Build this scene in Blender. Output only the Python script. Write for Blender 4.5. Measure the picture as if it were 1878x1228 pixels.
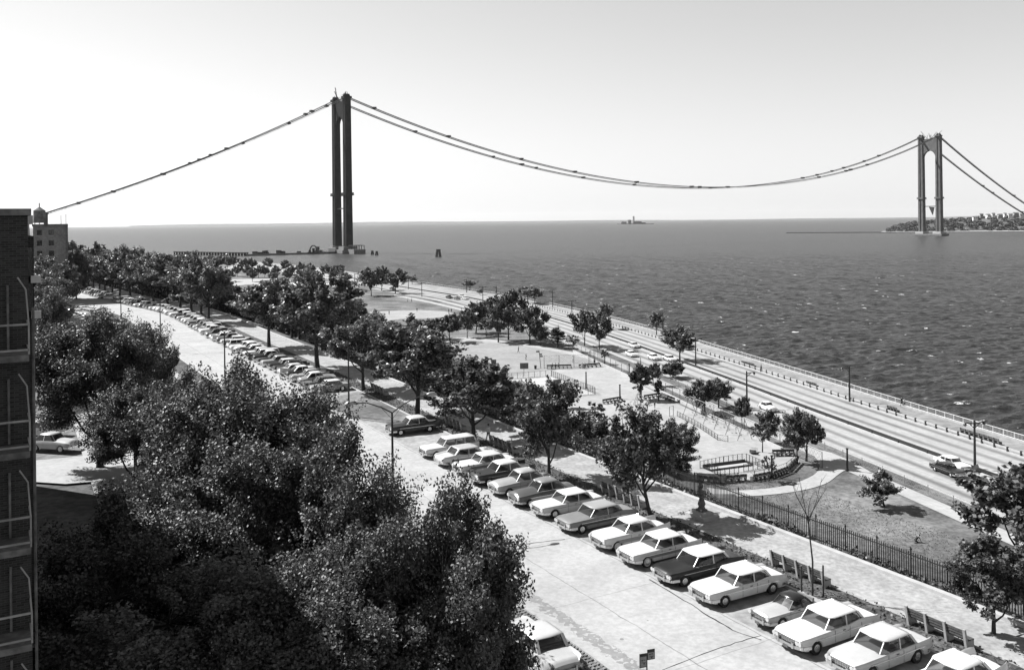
import bpy, bmesh, math, random
import numpy as np
from mathutils import Vector, Matrix
for o in list(bpy.data.objects): bpy.data.objects.remove(o)
SC = bpy.context.scene
COL = SC.collection
rnd = random.Random(7)
# ---------------------------------------------------------------- camera
FPX, CU, CV, ROLL, CZ = 1686.0, 939.0, 405.0, 0.0108, 41.0
cam = bpy.data.cameras.new('camera'); camo = bpy.data.objects.new('camera', cam); COL.objects.link(camo)
cam.sensor_width = 36; cam.lens = 36*FPX/1878.0
cam.shift_y = -(614-CV)/1878.0
cam.clip_start = 0.5; cam.clip_end = 60000
ca, sa = math.cos(ROLL), math.sin(ROLL)
camo.matrix_world = Matrix(((ca, sa, 0, 0), (0, 0, -1, 0), (-sa, ca, 0, CZ), (0, 0, 0, 1)))
SC.camera = camo
# ---------------------------------------------------------------- light
SUN = Vector((-0.90, 0.40, 1.0)).normalized()          # towards the sun
w = bpy.data.worlds.new('World'); SC.world = w; w.use_nodes = True
nt = w.node_tree; nt.nodes.clear()
sky = nt.nodes.new('ShaderNodeTexSky'); sky.sky_type = 'NISHITA'; sky.sun_disc = False
sky.sun_elevation = math.asin(SUN.z); sky.sun_rotation = math.atan2(SUN.x, SUN.y)
sky.altitude = 0; sky.air_density = 1.9; sky.dust_density = 0.0; sky.ozone_density = 1.0
bw = nt.nodes.new('ShaderNodeRGBToBW')                 # the photograph is black and white
bg = nt.nodes.new('ShaderNodeBackground'); wo = nt.nodes.new('ShaderNodeOutputWorld')
nt.links.new(sky.outputs[0], bw.inputs[0]); nt.links.new(bw.outputs[0], bg.inputs[0]); nt.links.new(bg.outputs[0], wo.inputs[0])
bg.inputs[1].default_value = 0.056
sl = bpy.data.lights.new('sun', 'SUN'); sl.energy = 5.0; sl.angle = math.radians(0.5); sl.color = (1.0, 1.0, 1.0)
so = bpy.data.objects.new('sun', sl); COL.objects.link(so); so.rotation_euler = SUN.to_track_quat('Z', 'Y').to_euler()
SC.view_settings.view_transform = 'Standard'; SC.view_settings.look = 'None'
SC.view_settings.gamma = 1; SC.view_settings.use_curve_mapping = False; SC.view_settings.exposure = 1.22
SC.cycles.max_bounces = 5; SC.cycles.transparent_max_bounces = 12; SC.cycles.volume_bounces = 0
# ---------------------------------------------------------------- helpers
def W(u, v, z=4.2):
    """ground point seen at photograph pixel (u, v) on the level z"""
    du, dv = u-CU, v-CV
    x, y = du-ROLL*dv, dv+ROLL*du
    Y = FPX*(CZ-z)/y
    return (x/FPX*Y, Y)
def PX(X, Y, Z):
    x, y = FPX*X/Y, FPX*(CZ-Z)/Y
    return (CU+x+ROLL*y, CV+y-ROLL*x)
def tag(o, label=None, cat=None, group=None, kind=None):
    if label: o['label'] = label
    if cat: o['category'] = cat
    if group: o['group'] = group
    if kind: o['kind'] = kind
    return o
def empty(name, loc, rz=0, label=None, cat=None, group=None, sc=None):
    o = bpy.data.objects.new(name, None); COL.objects.link(o); o.empty_display_size = 0.2
    o.location = loc; o.rotation_euler = (0, 0, rz)
    if sc is not None: o.scale = sc if hasattr(sc, '__len__') else (sc, sc, sc)
    return tag(o, label, cat, group)
def place(name, mesh, parent=None, mats=None, loc=(0, 0, 0), rot=(0, 0, 0), sc=None):
    o = bpy.data.objects.new(name, mesh); COL.objects.link(o); o.parent = parent
    o.location = loc; o.rotation_euler = rot
    if sc is not None: o.scale = sc if hasattr(sc, '__len__') else (sc, sc, sc)
    if mats:
        for i, m in enumerate(mats):
            o.material_slots[i].link = 'OBJECT'; o.material_slots[i].material = m
    return o
class MB:
    def __init__(s): s.v = []; s.f = []; s.m = []; s.uv = []
    def add(s, vs, fs, mi=0):
        b = len(s.v); s.v += [tuple(p) for p in vs]
        for f in fs: s.f.append(tuple(b+i for i in f)); s.m.append(mi)
    def box(s, c, d, rz=0, mi=0, taper=1.0, ax=None):
        hx, hy, hz = d[0]/2, d[1]/2, d[2]/2
        vs = []
        cr, sr = math.cos(rz), math.sin(rz)
        for z, t in ((-hz, 1), (hz, taper)):
            for x, y in ((-hx, -hy), (hx, -hy), (hx, hy), (-hx, hy)):
                x *= t; y *= t
                vs.append((c[0]+x*cr-y*sr, c[1]+x*sr+y*cr, c[2]+z))
        s.add(vs, [(0, 3, 2, 1), (4, 5, 6, 7), (0, 1, 5, 4), (1, 2, 6, 5), (2, 3, 7, 6), (3, 0, 4, 7)], mi)
    def beam(s, a, b, wd, ht, mi=0):
        """rectangular bar from a to b, ht measured upward, wd sideways"""
        a, b = Vector(a), Vector(b); d = (b-a).normalized()
        up = Vector((0, 0, 1)) if abs(d.z) < 0.98 else Vector((0, 1, 0))
        r = d.cross(up).normalized()*(wd/2); u = r.cross(d).normalized()*(ht/2)
        vs = [a-r-u, a+r-u, a+r+u, a-r+u, b-r-u, b+r-u, b+r+u, b-r+u]
        s.add(vs, [(0, 1, 2, 3), (7, 6, 5, 4), (0, 4, 5, 1), (1, 5, 6, 2), (2, 6, 7, 3), (3, 7, 4, 0)], mi)
    def tube(s, pts, rs, n=6, mi=0, cap=True):
        P = [Vector(p) for p in pts]
        if not hasattr(rs, '__len__'): rs = [rs]*len(P)
        rings = []
        for i, p in enumerate(P):
            d = (P[min(i+1, len(P)-1)]-P[max(i-1, 0)])
            d = d.normalized() if d.length > 1e-9 else Vector((0, 0, 1))
            q = Vector((1, 0, 0)) if abs(d.x) < 0.9 else Vector((0, 1, 0))
            a = d.cross(q).normalized(); b = d.cross(a)
            rings.append([p+(a*math.cos(2*math.pi*k/n)+b*math.sin(2*math.pi*k/n))*rs[i] for k in range(n)])
        vs = [q for r in rings for q in r]; fs = []
        for i in range(len(P)-1):
            for k in range(n):
                k2 = (k+1) % n; fs.append((i*n+k, i*n+k2, (i+1)*n+k2, (i+1)*n+k))
        if cap: fs.append(tuple(range(n-1, -1, -1))); fs.append(tuple((len(P)-1)*n+k for k in range(n)))
        s.add(vs, fs, mi)
    def disc(s, c, r, h, n=12, axis='z', mi=0):
        e = {'z': Vector((0, 0, h/2)), 'x': Vector((h/2, 0, 0)), 'y': Vector((0, h/2, 0))}[axis]
        c = Vector(c); s.tube([c-e, c+e], r, n, mi)
    def poly(s, pts, z0, z1, mi=0):
        n = len(pts)
        s.add([(p[0], p[1], z0) for p in pts]+[(p[0], p[1], z1) for p in pts],
              [tuple(range(n-1, -1, -1)), tuple(range(n, 2*n))]+[(i, (i+1) % n, n+(i+1) % n, n+i) for i in range(n)], mi)
    def mesh(s, name, mats=(), smooth=False):
        me = bpy.data.meshes.new(name); me.from_pydata(s.v, [], s.f)
        for m in mats: me.materials.append(m)
        if len(mats) > 1: me.polygons.foreach_set('material_index', s.m)
        if smooth: me.polygons.foreach_set('use_smooth', [True]*len(me.polygons))
        me.update(); return me
    def build(s, name, mats, parent=None, smooth=False, **k):
        if not hasattr(mats, '__len__'): mats = [mats]
        return place(name, s.mesh(name, mats, smooth), parent, **k)
def quads(name, V, nper, mat, smooth=False):
    """numpy vertex array of faces with nper corners each -> mesh"""
    n = len(V)//nper; me = bpy.data.meshes.new(name)
    me.vertices.add(len(V)); me.vertices.foreach_set('co', V.astype(np.float32).ravel())
    me.loops.add(len(V)); me.loops.foreach_set('vertex_index', np.arange(len(V), dtype=np.int32))
    me.polygons.add(n); me.polygons.foreach_set('loop_start', np.arange(0, len(V), nper, dtype=np.int32))
    me.polygons.foreach_set('loop_total', np.full(n, nper, dtype=np.int32))
    me.materials.append(mat); me.update(calc_edges=True); me.validate(); return me
# ---------------------------------------------------------------- materials
def mat(name, c, rough=0.7, metal=0.0, c2=None, scale=1.0, bump=0.0, bscale=None, spec=0.3, detail=5, lo=0.35, hi=0.65, extra=None):
    c *= 0.8; c2 = None if c2 is None else c2*0.8
    m = bpy.data.materials.new(name); m.use_nodes = True; N = m.node_tree.nodes; L = m.node_tree.links
    b = N['Principled BSDF']; b.inputs['Roughness'].default_value = rough; b.inputs['Metallic'].default_value = metal
    b.inputs['Specular IOR Level'].default_value = spec
    b.inputs['Base Color'].default_value = (c, c, c, 1)
    if c2 is not None or bump:
        tc = N.new('ShaderNodeTexCoord')
        if c2 is not None:
            nz = N.new('ShaderNodeTexNoise'); nz.inputs['Scale'].default_value = scale; nz.inputs['Detail'].default_value = detail
            nz.inputs['Roughness'].default_value = 0.62
            mr = N.new('ShaderNodeMapRange'); mr.inputs[1].default_value = lo; mr.inputs[2].default_value = hi
            mr.inputs[3].default_value = c; mr.inputs[4].default_value = c2
            L.new(tc.outputs['Object'], nz.inputs['Vector']); L.new(nz.outputs[0], mr.inputs[0])
            out = mr.outputs[0]
            if extra:                                  # second, coarser or finer layer multiplied in
                n2 = N.new('ShaderNodeTexNoise'); n2.inputs['Scale'].default_value = extra[0]; n2.inputs['Detail'].default_value = 4
                m2 = N.new('ShaderNodeMapRange'); m2.inputs[1].default_value = 0.35; m2.inputs[2].default_value = 0.65
                m2.inputs[3].default_value = extra[1]; m2.inputs[4].default_value = extra[2]
                mu = N.new('ShaderNodeMath'); mu.operation = 'MULTIPLY'
                L.new(tc.outputs['Object'], n2.inputs['Vector']); L.new(n2.outputs[0], m2.inputs[0])
                L.new(out, mu.inputs[0]); L.new(m2.outputs[0], mu.inputs[1]); out = mu.outputs[0]
            L.new(out, b.inputs['Base Color'])
        if bump:
            nb = N.new('ShaderNodeTexNoise'); nb.inputs['Scale'].default_value = bscale or scale*4; nb.inputs['Detail'].default_value = 4
            bp = N.new('ShaderNodeBump'); bp.inputs['Strength'].default_value = bump; bp.inputs['Distance'].default_value = 0.05
            L.new(tc.outputs['Object'], nb.inputs['Vector']); L.new(nb.outputs[0], bp.inputs['Height']); L.new(bp.outputs[0], b.inputs['Normal'])
    return m
def grid_mat(name, c, c2, lines, scale=0.5, rough=0.85, joint=0.08, streak=None, extra=None, cross=None, jw=0.05, stain=None):
    """paving drawn in metres on the ribbon's UV (x along, y across): joints, lane streaks and blotches"""
    m = mat(name, c, rough, c2=c2, scale=scale, extra=extra, bump=0.15, bscale=9)
    N = m.node_tree.nodes; L = m.node_tree.links; b = N['Principled BSDF']
    uv = N.new('ShaderNodeUVMap'); sp = N.new('ShaderNodeSeparateXYZ'); L.new(uv.outputs[0], sp.inputs[0])
    src = b.inputs['Base Color'].links[0].from_socket
    def M(op, a, bb, cc=None):
        n = N.new('ShaderNodeMath'); n.operation = op
        for i, x in enumerate((a, bb, cc)):
            if x is None: continue
            if isinstance(x, (int, float)): n.inputs[i].default_value = x
            else: L.new(x, n.inputs[i])
        return n.outputs[0]
    # wobble so that joints are not ruler straight
    nz = N.new('ShaderNodeTexNoise'); nz.inputs['Scale'].default_value = 0.8; nz.inputs['Detail'].default_value = 3
    tc = N.new('ShaderNodeTexCoord'); L.new(tc.outputs['Object'], nz.inputs['Vector'])
    wob = M('MULTIPLY', M('SUBTRACT', nz.outputs[0], 0.5), 0.25)
    yy = M('ADD', sp.outputs[1], wob); xx = M('ADD', sp.outputs[0], wob)
    fade = M('ADD', M('MULTIPLY', nz.outputs[0], 0.9), 0.1)
    for ln in lines:
        d = M('ABSOLUTE', M('SUBTRACT', yy, ln), 0)
        k = M('LESS_THAN', d, jw); f = M('MULTIPLY', k, fade)
        src = M('MULTIPLY', src, M('SUBTRACT', 1.0, M('MULTIPLY', f, 1-joint)))
    if cross:
        d = M('ABSOLUTE', M('SUBTRACT', M('MODULO', xx, cross), cross/2), 0)
        k = M('LESS_THAN', d, jw*0.8); f = M('MULTIPLY', k, fade)
        src = M('MULTIPLY', src, M('SUBTRACT', 1.0, M('MULTIPLY', f, (1-joint)*0.7)))
    if streak:                                          # oil-darkened lane middles: (lane width, phase, depth)
        lw, ph, dp = streak
        s = M('COSINE', M('MULTIPLY', M('SUBTRACT', sp.outputs[1], ph), 2*math.pi/lw), 0)
        s = M('POWER', M('ADD', M('MULTIPLY', s, 0.5), 0.5), 2.2)
        n3 = N.new('ShaderNodeTexNoise'); n3.inputs['Scale'].default_value = 0.06; n3.inputs['Detail'].default_value = 6
        L.new(tc.outputs['Object'], n3.inputs['Vector'])
        s = M('MULTIPLY', s, M('ADD', M('MULTIPLY', n3.outputs[0], 0.9), 0.45))
        src = M('MULTIPLY', src, M('SUBTRACT', 1.0, M('MULTIPLY', s, dp)))
    if stain:                                           # dirt washed along the gutter: (offset, half width, from, to, depth)
        n4 = N.new('ShaderNodeTexNoise'); n4.inputs['Scale'].default_value = 2.6; n4.inputs['Detail'].default_value = 6; L.new(tc.outputs['Object'], n4.inputs['Vector'])
        d = M('ABSOLUTE', M('ADD', M('SUBTRACT', sp.outputs[1], stain[0]), M('MULTIPLY', M('SUBTRACT', n4.outputs[0], 0.5), 1.4)), 0)
        k = M('MULTIPLY', M('LESS_THAN', d, stain[1]), M('GREATER_THAN', n4.outputs[0], 0.42))
        k = M('MULTIPLY', k, M('MULTIPLY', M('GREATER_THAN', sp.outputs[0], stain[2]), M('LESS_THAN', sp.outputs[0], stain[3])))
        src = M('MULTIPLY', src, M('SUBTRACT', 1.0, M('MULTIPLY', k, stain[4])))
    # sparse dark spots: oil drips and patches
    vo = N.new('ShaderNodeTexVoronoi'); vo.inputs['Scale'].default_value = 0.9; L.new(tc.outputs['Object'], vo.inputs['Vector'])
    sp2 = N.new('ShaderNodeSeparateXYZ'); L.new(vo.outputs['Color'], sp2.inputs[0])
    k = M('MULTIPLY', M('LESS_THAN', vo.outputs['Distance'], M('MULTIPLY', sp2.outputs[0], 0.11)), M('GREATER_THAN', sp2.outputs[1], 0.6))
    src = M('MULTIPLY', src, M('SUBTRACT', 1.0, M('MULTIPLY', k, 0.45)))
    L.new(src, b.inputs['Base Color'])
    return m
def leaf_mat(name, lo, hi, trans=0.2, rough=0.5):
    lo *= .68; hi *= .76
    m = bpy.data.materials.new(name); m.use_nodes = True; N = m.node_tree.nodes; L = m.node_tree.links
    b = N['Principled BSDF']; b.inputs['Roughness'].default_value = rough; b.inputs['Specular IOR Level'].default_value = 0.3
    g = N.new('ShaderNodeNewGeometry'); mr = N.new('ShaderNodeMapRange'); mr.inputs[3].default_value = lo; mr.inputs[4].default_value = hi
    L.new(g.outputs['Random Per Island'], mr.inputs[0]); L.new(mr.outputs[0], b.inputs['Base Color'])
    t = N.new('ShaderNodeBsdfTranslucent'); L.new(mr.outputs[0], t.inputs[0])
    mx = N.new('ShaderNodeMixShader'); mx.inputs[0].default_value = trans
    L.new(b.outputs[0], mx.inputs[1]); L.new(t.outputs[0], mx.inputs[2]); L.new(mx.outputs[0], N['Material Output'].inputs[0])
    return m
M_ = {}
M_['lawn'] = mat('lawn', 0.075, 0.95, c2=0.21, scale=0.09, bump=0.5, bscale=3, spec=0.1, extra=(1.6, 0.72, 1.2), detail=8)
M_['soil'] = mat('soil', 0.05, 0.95, c2=0.12, scale=0.8, bump=0.8, bscale=4, spec=0.1, extra=(6, 0.6, 1.3))
M_['infield'] = mat('infield', 0.27, 0.95, c2=0.33, scale=0.1, spec=0.1, extra=(1.5, 0.9, 1.08))
M_['field'] = mat('field', 0.22, 0.9, c2=0.28, scale=0.12, spec=0.15, extra=(0.9, 0.9, 1.08), bump=0.2, bscale=5)
M_['paving'] = mat('paving', 0.29, 0.9, c2=0.35, scale=0.15, spec=0.15, extra=(1.1, 0.9, 1.06), bump=0.2, bscale=5)
M_['pavers'] = mat('pavers', 0.25, 0.9, c2=0.36, scale=0.5, spec=0.15, extra=(3.2, 0.80, 1.10), bump=0.4, bscale=6)
M_['court'] = mat('court', 0.36, 0.85, c2=0.42, scale=0.2, spec=0.2)
M_['path'] = mat('path', 0.31, 0.9, c2=0.37, scale=0.3, spec=0.15, extra=(2, 0.9, 1.06))
M_['road'] = grid_mat('road', 0.30, 0.37, [-8.9, -4.9, 0.0], scale=0.25, extra=(3.5, 0.88, 1.07), cross=9.0, joint=0.25, jw=0.035, stain=(-7.7, 0.38, 0.0, 44.0, 0.36))
M_['parking'] = grid_mat('parking', 0.22, 0.32, [0.0], scale=0.5, extra=(2.0, 0.8, 1.08), cross=9.0, joint=0.25, jw=0.05)
M_['side_road'] = grid_mat('side_road', 0.27, 0.34, [-16.0], scale=0.25, extra=(3.5, 0.85, 1.07), cross=9.0, joint=0.3)
M_['highway'] = grid_mat('highway', 0.29, 0.36, [-8.4, -4.8, 4.8, 8.4], scale=0.1, extra=(1.2, 0.9, 1.06), streak=(3.6, -3.0, 0.62), joint=0.7, jw=0.07)
M_['highway_sea'] = grid_mat('highway_sea', 0.29, 0.36, [4.8, 8.4], scale=0.1, extra=(1.2, 0.9, 1.06), streak=(3.6, 3.0, 0.62), joint=0.7, jw=0.07)
M_['promenade'] = mat('promenade', 0.17, 0.9, c2=0.27, scale=0.12, extra=(0.8, 0.8, 1.15), bump=0.2, bscale=4)
M_['concrete'] = mat('concrete', 0.27, 0.85, c2=0.36, scale=1.0, extra=(5, 0.85, 1.1), bump=0.3, bscale=12)
M_['kerb'] = mat('kerb', 0.33, 0.8, c2=0.42, scale=1.5)
M_['stone_dark'] = mat('stone_dark', 0.10, 0.9, c2=0.2, scale=0.6, extra=(4, 0.7, 1.2), bump=0.6)
M_['white'] = mat('white_paint', 0.72, 0.5, c2=0.82, scale=2)
M_['iron'] = mat('black_iron', 0.018, 0.45, spec=0.5)
M_['steel'] = mat('grey_steel', 0.11, 0.5, 0.3, c2=0.16, scale=3)
M_['galv'] = mat('galvanised', 0.35, 0.45, 0.4)
M_['bark'] = mat('bark', 0.035, 0.95, c2=0.075, scale=3, bump=0.8, spec=0.1)
M_['bark_light'] = mat('bark_light', 0.11, 0.95, c2=0.2, scale=3, bump=0.6, spec=0.1)
M_['wood'] = mat('bench_wood', 0.045, 0.7, c2=0.09, scale=4)
M_['leaf'] = leaf_mat('leaf', 0.03, 0.15)
M_['leaf_mid'] = leaf_mat('leaf_mid', 0.05, 0.22, 0.22, 0.42)
M_['grass'] = leaf_mat('grass_blades', 0.07, 0.17, 0.1, 0.9); M_['leaf_pale'] = leaf_mat('leaf_pale', 0.12, 0.34, 0.3, 0.4)
M_['leaf_far'] = leaf_mat('leaf_far', 0.05, 0.16, 0.2, 0.6)
M_['tower'] = mat('tower_steel', 0.03, 0.55, 0.0, c2=0.045, scale=0.2, spec=0.3)
M_['tower_lit'] = mat('tower_steel_lit', 0.42, 0.55, c2=0.5, scale=0.3)  # sunlit tower faces put into the colour; no part uses it
M_['rubber'] = mat('tyre', 0.018, 0.8); M_['chrome'] = mat('chrome', 0.75, 0.16, 1.0)
M_['hub'] = mat('hub', 0.62, 0.22, 0.9); M_['whitewall'] = mat('whitewall', 0.45, 0.7)
M_['lamp'] = mat('lamp_glass', 0.5, 0.3, spec=0.6); M_['red'] = mat('tail_lens', 0.08, 0.2, spec=0.6)
M_['seat'] = mat('seat_cloth', 0.16, 0.8, c2=0.25, scale=6); M_['dark_in'] = mat('grille_dark', 0.02, 0.6)
M_['skin'] = mat('skin', 0.32, 0.6); M_['cloth_dark'] = mat('cloth_dark', 0.03, 0.85); M_['cloth_light'] = mat('cloth_light', 0.6, 0.85); M_['cloth_mid'] = mat('cloth_mid', 0.18, 0.85)
def glass_mat(name, t):
    m = mat(name, 0.015, 0.05, spec=0.8); N = m.node_tree.nodes; L = m.node_tree.links
    tr = N.new('ShaderNodeBsdfTransparent'); tr.inputs[0].default_value = (0.75, 0.75, 0.75, 1)
    mx = N.new('ShaderNodeMixShader'); mx.inputs[0].default_value = t
    L.new(N['Principled BSDF'].outputs[0], mx.inputs[1]); L.new(tr.outputs[0], mx.inputs[2]); L.new(mx.outputs[0], N['Material Output'].inputs[0]); return m
M_['glass'] = glass_mat('car_glass', 0.55); M_['glass_far'] = mat('dark_glass', 0.02, 0.08, spec=0.7)
def paint(c, r=0.28):
    k = f'paint_{c}'
    if k not in M_:
        m = mat(k, c, r, c2=c*0.92, scale=3, spec=0.5 if c > .25 else 0.25); m.node_tree.nodes['Principled BSDF'].inputs['Coat Weight'].default_value = 0.4 if c > .25 else 0.12
        m.node_tree.nodes['Principled BSDF'].inputs['Coat Roughness'].default_value = 0.08; M_[k] = m
    return M_[k]
def brick_mat(name, a, b, mortar, rz):
    m = mat(name, a, 0.9, bump=0.0); N = m.node_tree.nodes; L = m.node_tree.links
    tc = N.new('ShaderNodeTexCoord'); br = N.new('ShaderNodeTexBrick'); mp = N.new('ShaderNodeMapping')
    sp = N.new('ShaderNodeSeparateXYZ'); cb = N.new('ShaderNodeCombineXYZ'); ad = N.new('ShaderNodeMath')
    L.new(tc.outputs['Object'], sp.inputs[0]); L.new(sp.outputs[0], ad.inputs[0]); L.new(sp.outputs[1], ad.inputs[1])
    L.new(ad.outputs[0], cb.inputs[0]); L.new(sp.outputs[2], cb.inputs[1]); L.new(cb.outputs[0], br.inputs['Vector'])
    br.inputs['Scale'].default_value = 1.0; br.inputs['Brick Width'].default_value = 0.22; br.inputs['Row Height'].default_value = 0.075
    br.inputs['Mortar Size'].default_value = 0.008
    for i, c in (('Color1', a), ('Color2', b), ('Mortar', mortar)): br.inputs[i].default_value = (c, c, c, 1)
    L.new(br.outputs[0], N['Principled BSDF'].inputs['Base Color']); return m
M_['brick'] = brick_mat('brick_wall', 0.018, 0.042, 0.06, 0)
# water: dark sea, wind waves in the normal, scattered foam
def water_mat():
    m = mat('sea_water', 0.03, 0.33, spec=0.35); N = m.node_tree.nodes; L = m.node_tree.links; b = N['Principled BSDF']
    tc = N.new('ShaderNodeTexCoord'); mp = N.new('ShaderNodeMapping'); mp.inputs['Rotation'].default_value = (0, 0, math.radians(14)); mp.inputs['Scale'].default_value = (0.45, 1.0, 1)
    L.new(tc.outputs['Object'], mp.inputs[0])
    hs = None
    for sc, st in ((0.17, 0.6), (0.6, 0.3), (2.0, 0.12)):
        n = N.new('ShaderNodeTexNoise'); n.inputs['Scale'].default_value = sc; n.inputs['Detail'].default_value = 4; n.inputs['Roughness'].default_value = 0.6
        L.new(mp.outputs[0], n.inputs['Vector'])
        k = N.new('ShaderNodeMath'); k.operation = 'MULTIPLY'; k.inputs[1].default_value = st; L.new(n.outputs[0], k.inputs[0])
        if hs is None: hs = k.outputs[0]
        else:
            a = N.new('ShaderNodeMath'); a.operation = 'ADD'; L.new(hs, a.inputs[0]); L.new(k.outputs[0], a.inputs[1]); hs = a.outputs[0]
    bp = N.new('ShaderNodeBump'); bp.inputs['Strength'].default_value = 1.0; bp.inputs['Distance'].default_value = 3.0
    L.new(hs, bp.inputs['Height']); L.new(bp.outputs[0], b.inputs['Normal'])
    f = N.new('ShaderNodeTexNoise'); f.inputs['Scale'].default_value = 0.3; f.inputs['Detail'].default_value = 6; f.inputs['Roughness'].default_value = 0.7
    L.new(mp.outputs[0], f.inputs['Vector'])
    r = N.new('ShaderNodeMapRange'); r.inputs[1].default_value = 0.645; r.inputs[2].default_value = 0.665; r.inputs[3].default_value = 0.025; r.inputs[4].default_value = 0.6
    L.new(f.outputs[0], r.inputs[0]); L.new(r.outputs[0], b.inputs['Base Color'])
    return m
M_['water'] = water_mat()
# ---------------------------------------------------------------- guide curves
class Curve:
    def __init__(s, pts, step=2.0):
        P = [Vector(p) for p in pts]; P = [P[0]*2-P[1]]+P+[P[-1]*2-P[-2]]; out = []
        for i in range(1, len(P)-2):
            a, b, c, d = P[i-1:i+3]; n = max(2, int((c-b).length/step))
            for k in range(n):
                t = k/n; out.append(0.5*((2*b)+(c-a)*t+(2*a-5*b+4*c-d)*t*t+(3*b-a-3*c+d)*t**3))
        out.append(P[-2]); s.p = np.array([(q.x, q.y) for q in out])
        d = np.diff(s.p, axis=0); l = np.hypot(d[:, 0], d[:, 1]); s.s = np.concatenate([[0], np.cumsum(l)])
        s.len = s.s[-1]; t = d/l[:, None]; t = np.vstack([t, t[-1]]); t[1:-1] = (t[1:-1]+t[:-2])/2
        s.t = t/np.hypot(t[:, 0], t[:, 1])[:, None]
    def at(s, a, off=0.0):
        x = np.interp(a, s.s, s.p[:, 0]); y = np.interp(a, s.s, s.p[:, 1]); tx = np.interp(a, s.s, s.t[:, 0]); ty = np.interp(a, s.s, s.t[:, 1])
        l = math.hypot(tx, ty); tx /= l; ty /= l
        return Vector((x+ty*off, y-tx*off)), Vector((tx, ty)), Vector((ty, -tx))
    def project(s, X, Y):
        X = np.atleast_1d(np.asarray(X, float)); Y = np.atleast_1d(np.asarray(Y, float))
        best = np.full(X.shape, 1e18); off = np.zeros(X.shape); arc = np.zeros(X.shape)
        for i in range(0, len(s.p)-1, 1):
            a = s.p[i]; d = s.p[i+1]-a; l2 = d@d; t = np.clip(((X-a[0])*d[0]+(Y-a[1])*d[1])/l2, 0, 1)
            ex = X-a[0]-t*d[0]; ey = Y-a[1]-t*d[1]; q = ex*ex+ey*ey; m = q < best
            best[m] = q[m]; sg = np.sign(ex*d[1]-ey*d[0])
            off[m] = (np.sqrt(q)*sg)[m]; arc[m] = (s.s[i]+t*math.sqrt(l2))[m]
        return off, arc
    def s_at_y(s, y): return float(np.interp(y, s.p[:, 1], s.s))
ZR, ZP = 19.3, 4.2
ROAD = Curve([(28.6, 20), (22.9, 30), (10.4, 52), (-8.7, 85.4), (-27.5, 120), (-42.5, 147), (-57.5, 173.5), (-73.5, 203), (-89, 229), (-116, 263), (-146, 306), (-200, 385), (-270, 480), (-360, 600), (-470, 760), (-640, 1000)], 3)
_m = [W(u, v) for u, v in [(1820, 871), (1634, 804), (1478, 747), (1369, 706), (1247, 662), (1105, 612), (992, 578), (868, 548), (774, 532.5), (669, 515)]]
_d = (Vector(_m[0])-Vector(_m[2])).normalized()
PKWY = Curve([tuple(Vector(_m[0])+_d*110), tuple(Vector(_m[0])+_d*50)]+_m+[(-150, 700), (-230, 830), (-330, 960), (-430, 1080), (-600, 1280)], 4)
def T(X, Y):
    o, _ = ROAD.project(X, Y); s = np.clip((o-12.6)/37.0, 0, 1)
    k = np.where(s < 0.08, s*s/0.16, np.where(s > 0.92, 1-0.08-(1-s)**2/0.16+0.0, s-0.04))
    k = np.clip(k/0.92, 0, 1)
    return ZR+(ZP-ZR)*k
def T1(x, y): return float(T(x, y)[0])
def G(u, v):
    """where the ray through pixel (u, v) first meets the ground"""
    du, dv = u-CU, v-CV; x, y = (du-ROLL*dv)/FPX, (dv+ROLL*du)/FPX
    Y = 25.0
    ys = np.arange(25, 1500, 0.5); zs = CZ-y*ys; ok = np.where(zs <= 19.4)[0]
    ys = ys[ok[0]:]; zs = zs[ok[0]:]
    hit = np.where(zs <= T(x*ys, ys))[0]
    i = hit[0] if len(hit) else len(ys)-1
    return (x*ys[i], ys[i], float(max(zs[i], 0)))
def ribbon(name, cv, s0, s1, o0, o1, z, m, step=4.0, cross=1, kind='structure', conform=False, parent=None):
    n = max(1, int((s1-s0)/step)); V = []; F = []; UV = []
    for i in range(n+1):
        a = s0+(s1-s0)*i/n
        for j in range(cross+1):
            o = o0+(o1-o0)*j/cross; p, _, _ = cv.at(a, o); V.append((p.x, p.y, (T1(p.x, p.y) if conform else 0)+z)); UV.append((a, o))
    c = cross+1
    for i in range(n):
        for j in range(cross): F.append((i*c+j, i*c+j+1, (i+1)*c+j+1, (i+1)*c+j))
    me = bpy.data.meshes.new(name); me.from_pydata(V, [], F); me.materials.append(m)
    uv = me.uv_layers.new(name='UVMap'); li = np.zeros(len(me.loops), dtype=np.int32); me.loops.foreach_get('vertex_index', li)
    uv.data.foreach_set('uv', np.array(UV, dtype=np.float32)[li].ravel()); me.update()
    o = place(name, me, parent)
    if kind: o['kind'] = kind
    return o
def step_ribbon(name, cv, s0, s1, o0, o1, zb, zt, m, step=4.0, kind='structure', parent=None):
    """a kerb or coping: a solid strip along the curve"""
    n = max(1, int((s1-s0)/step)); mb = MB(); V = []
    for i in range(n+1):
        a = s0+(s1-s0)*i/n
        for o, z in ((o0, zb), (o0, zt), (o1, zt), (o1, zb)):
            p, _, _ = cv.at(a, o); V.append((p.x, p.y, z))
    F = []
    for i in range(n):
        for k in range(3): F.append((i*4+k, i*4+k+1, i*4+k+5, i*4+k+4))
    F += [(0, 3, 2, 1), (n*4, n*4+1, n*4+2, n*4+3)]
    mb.add(V, F); o = mb.build(name, m, parent)
    if kind: o['kind'] = kind
    return o
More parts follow.
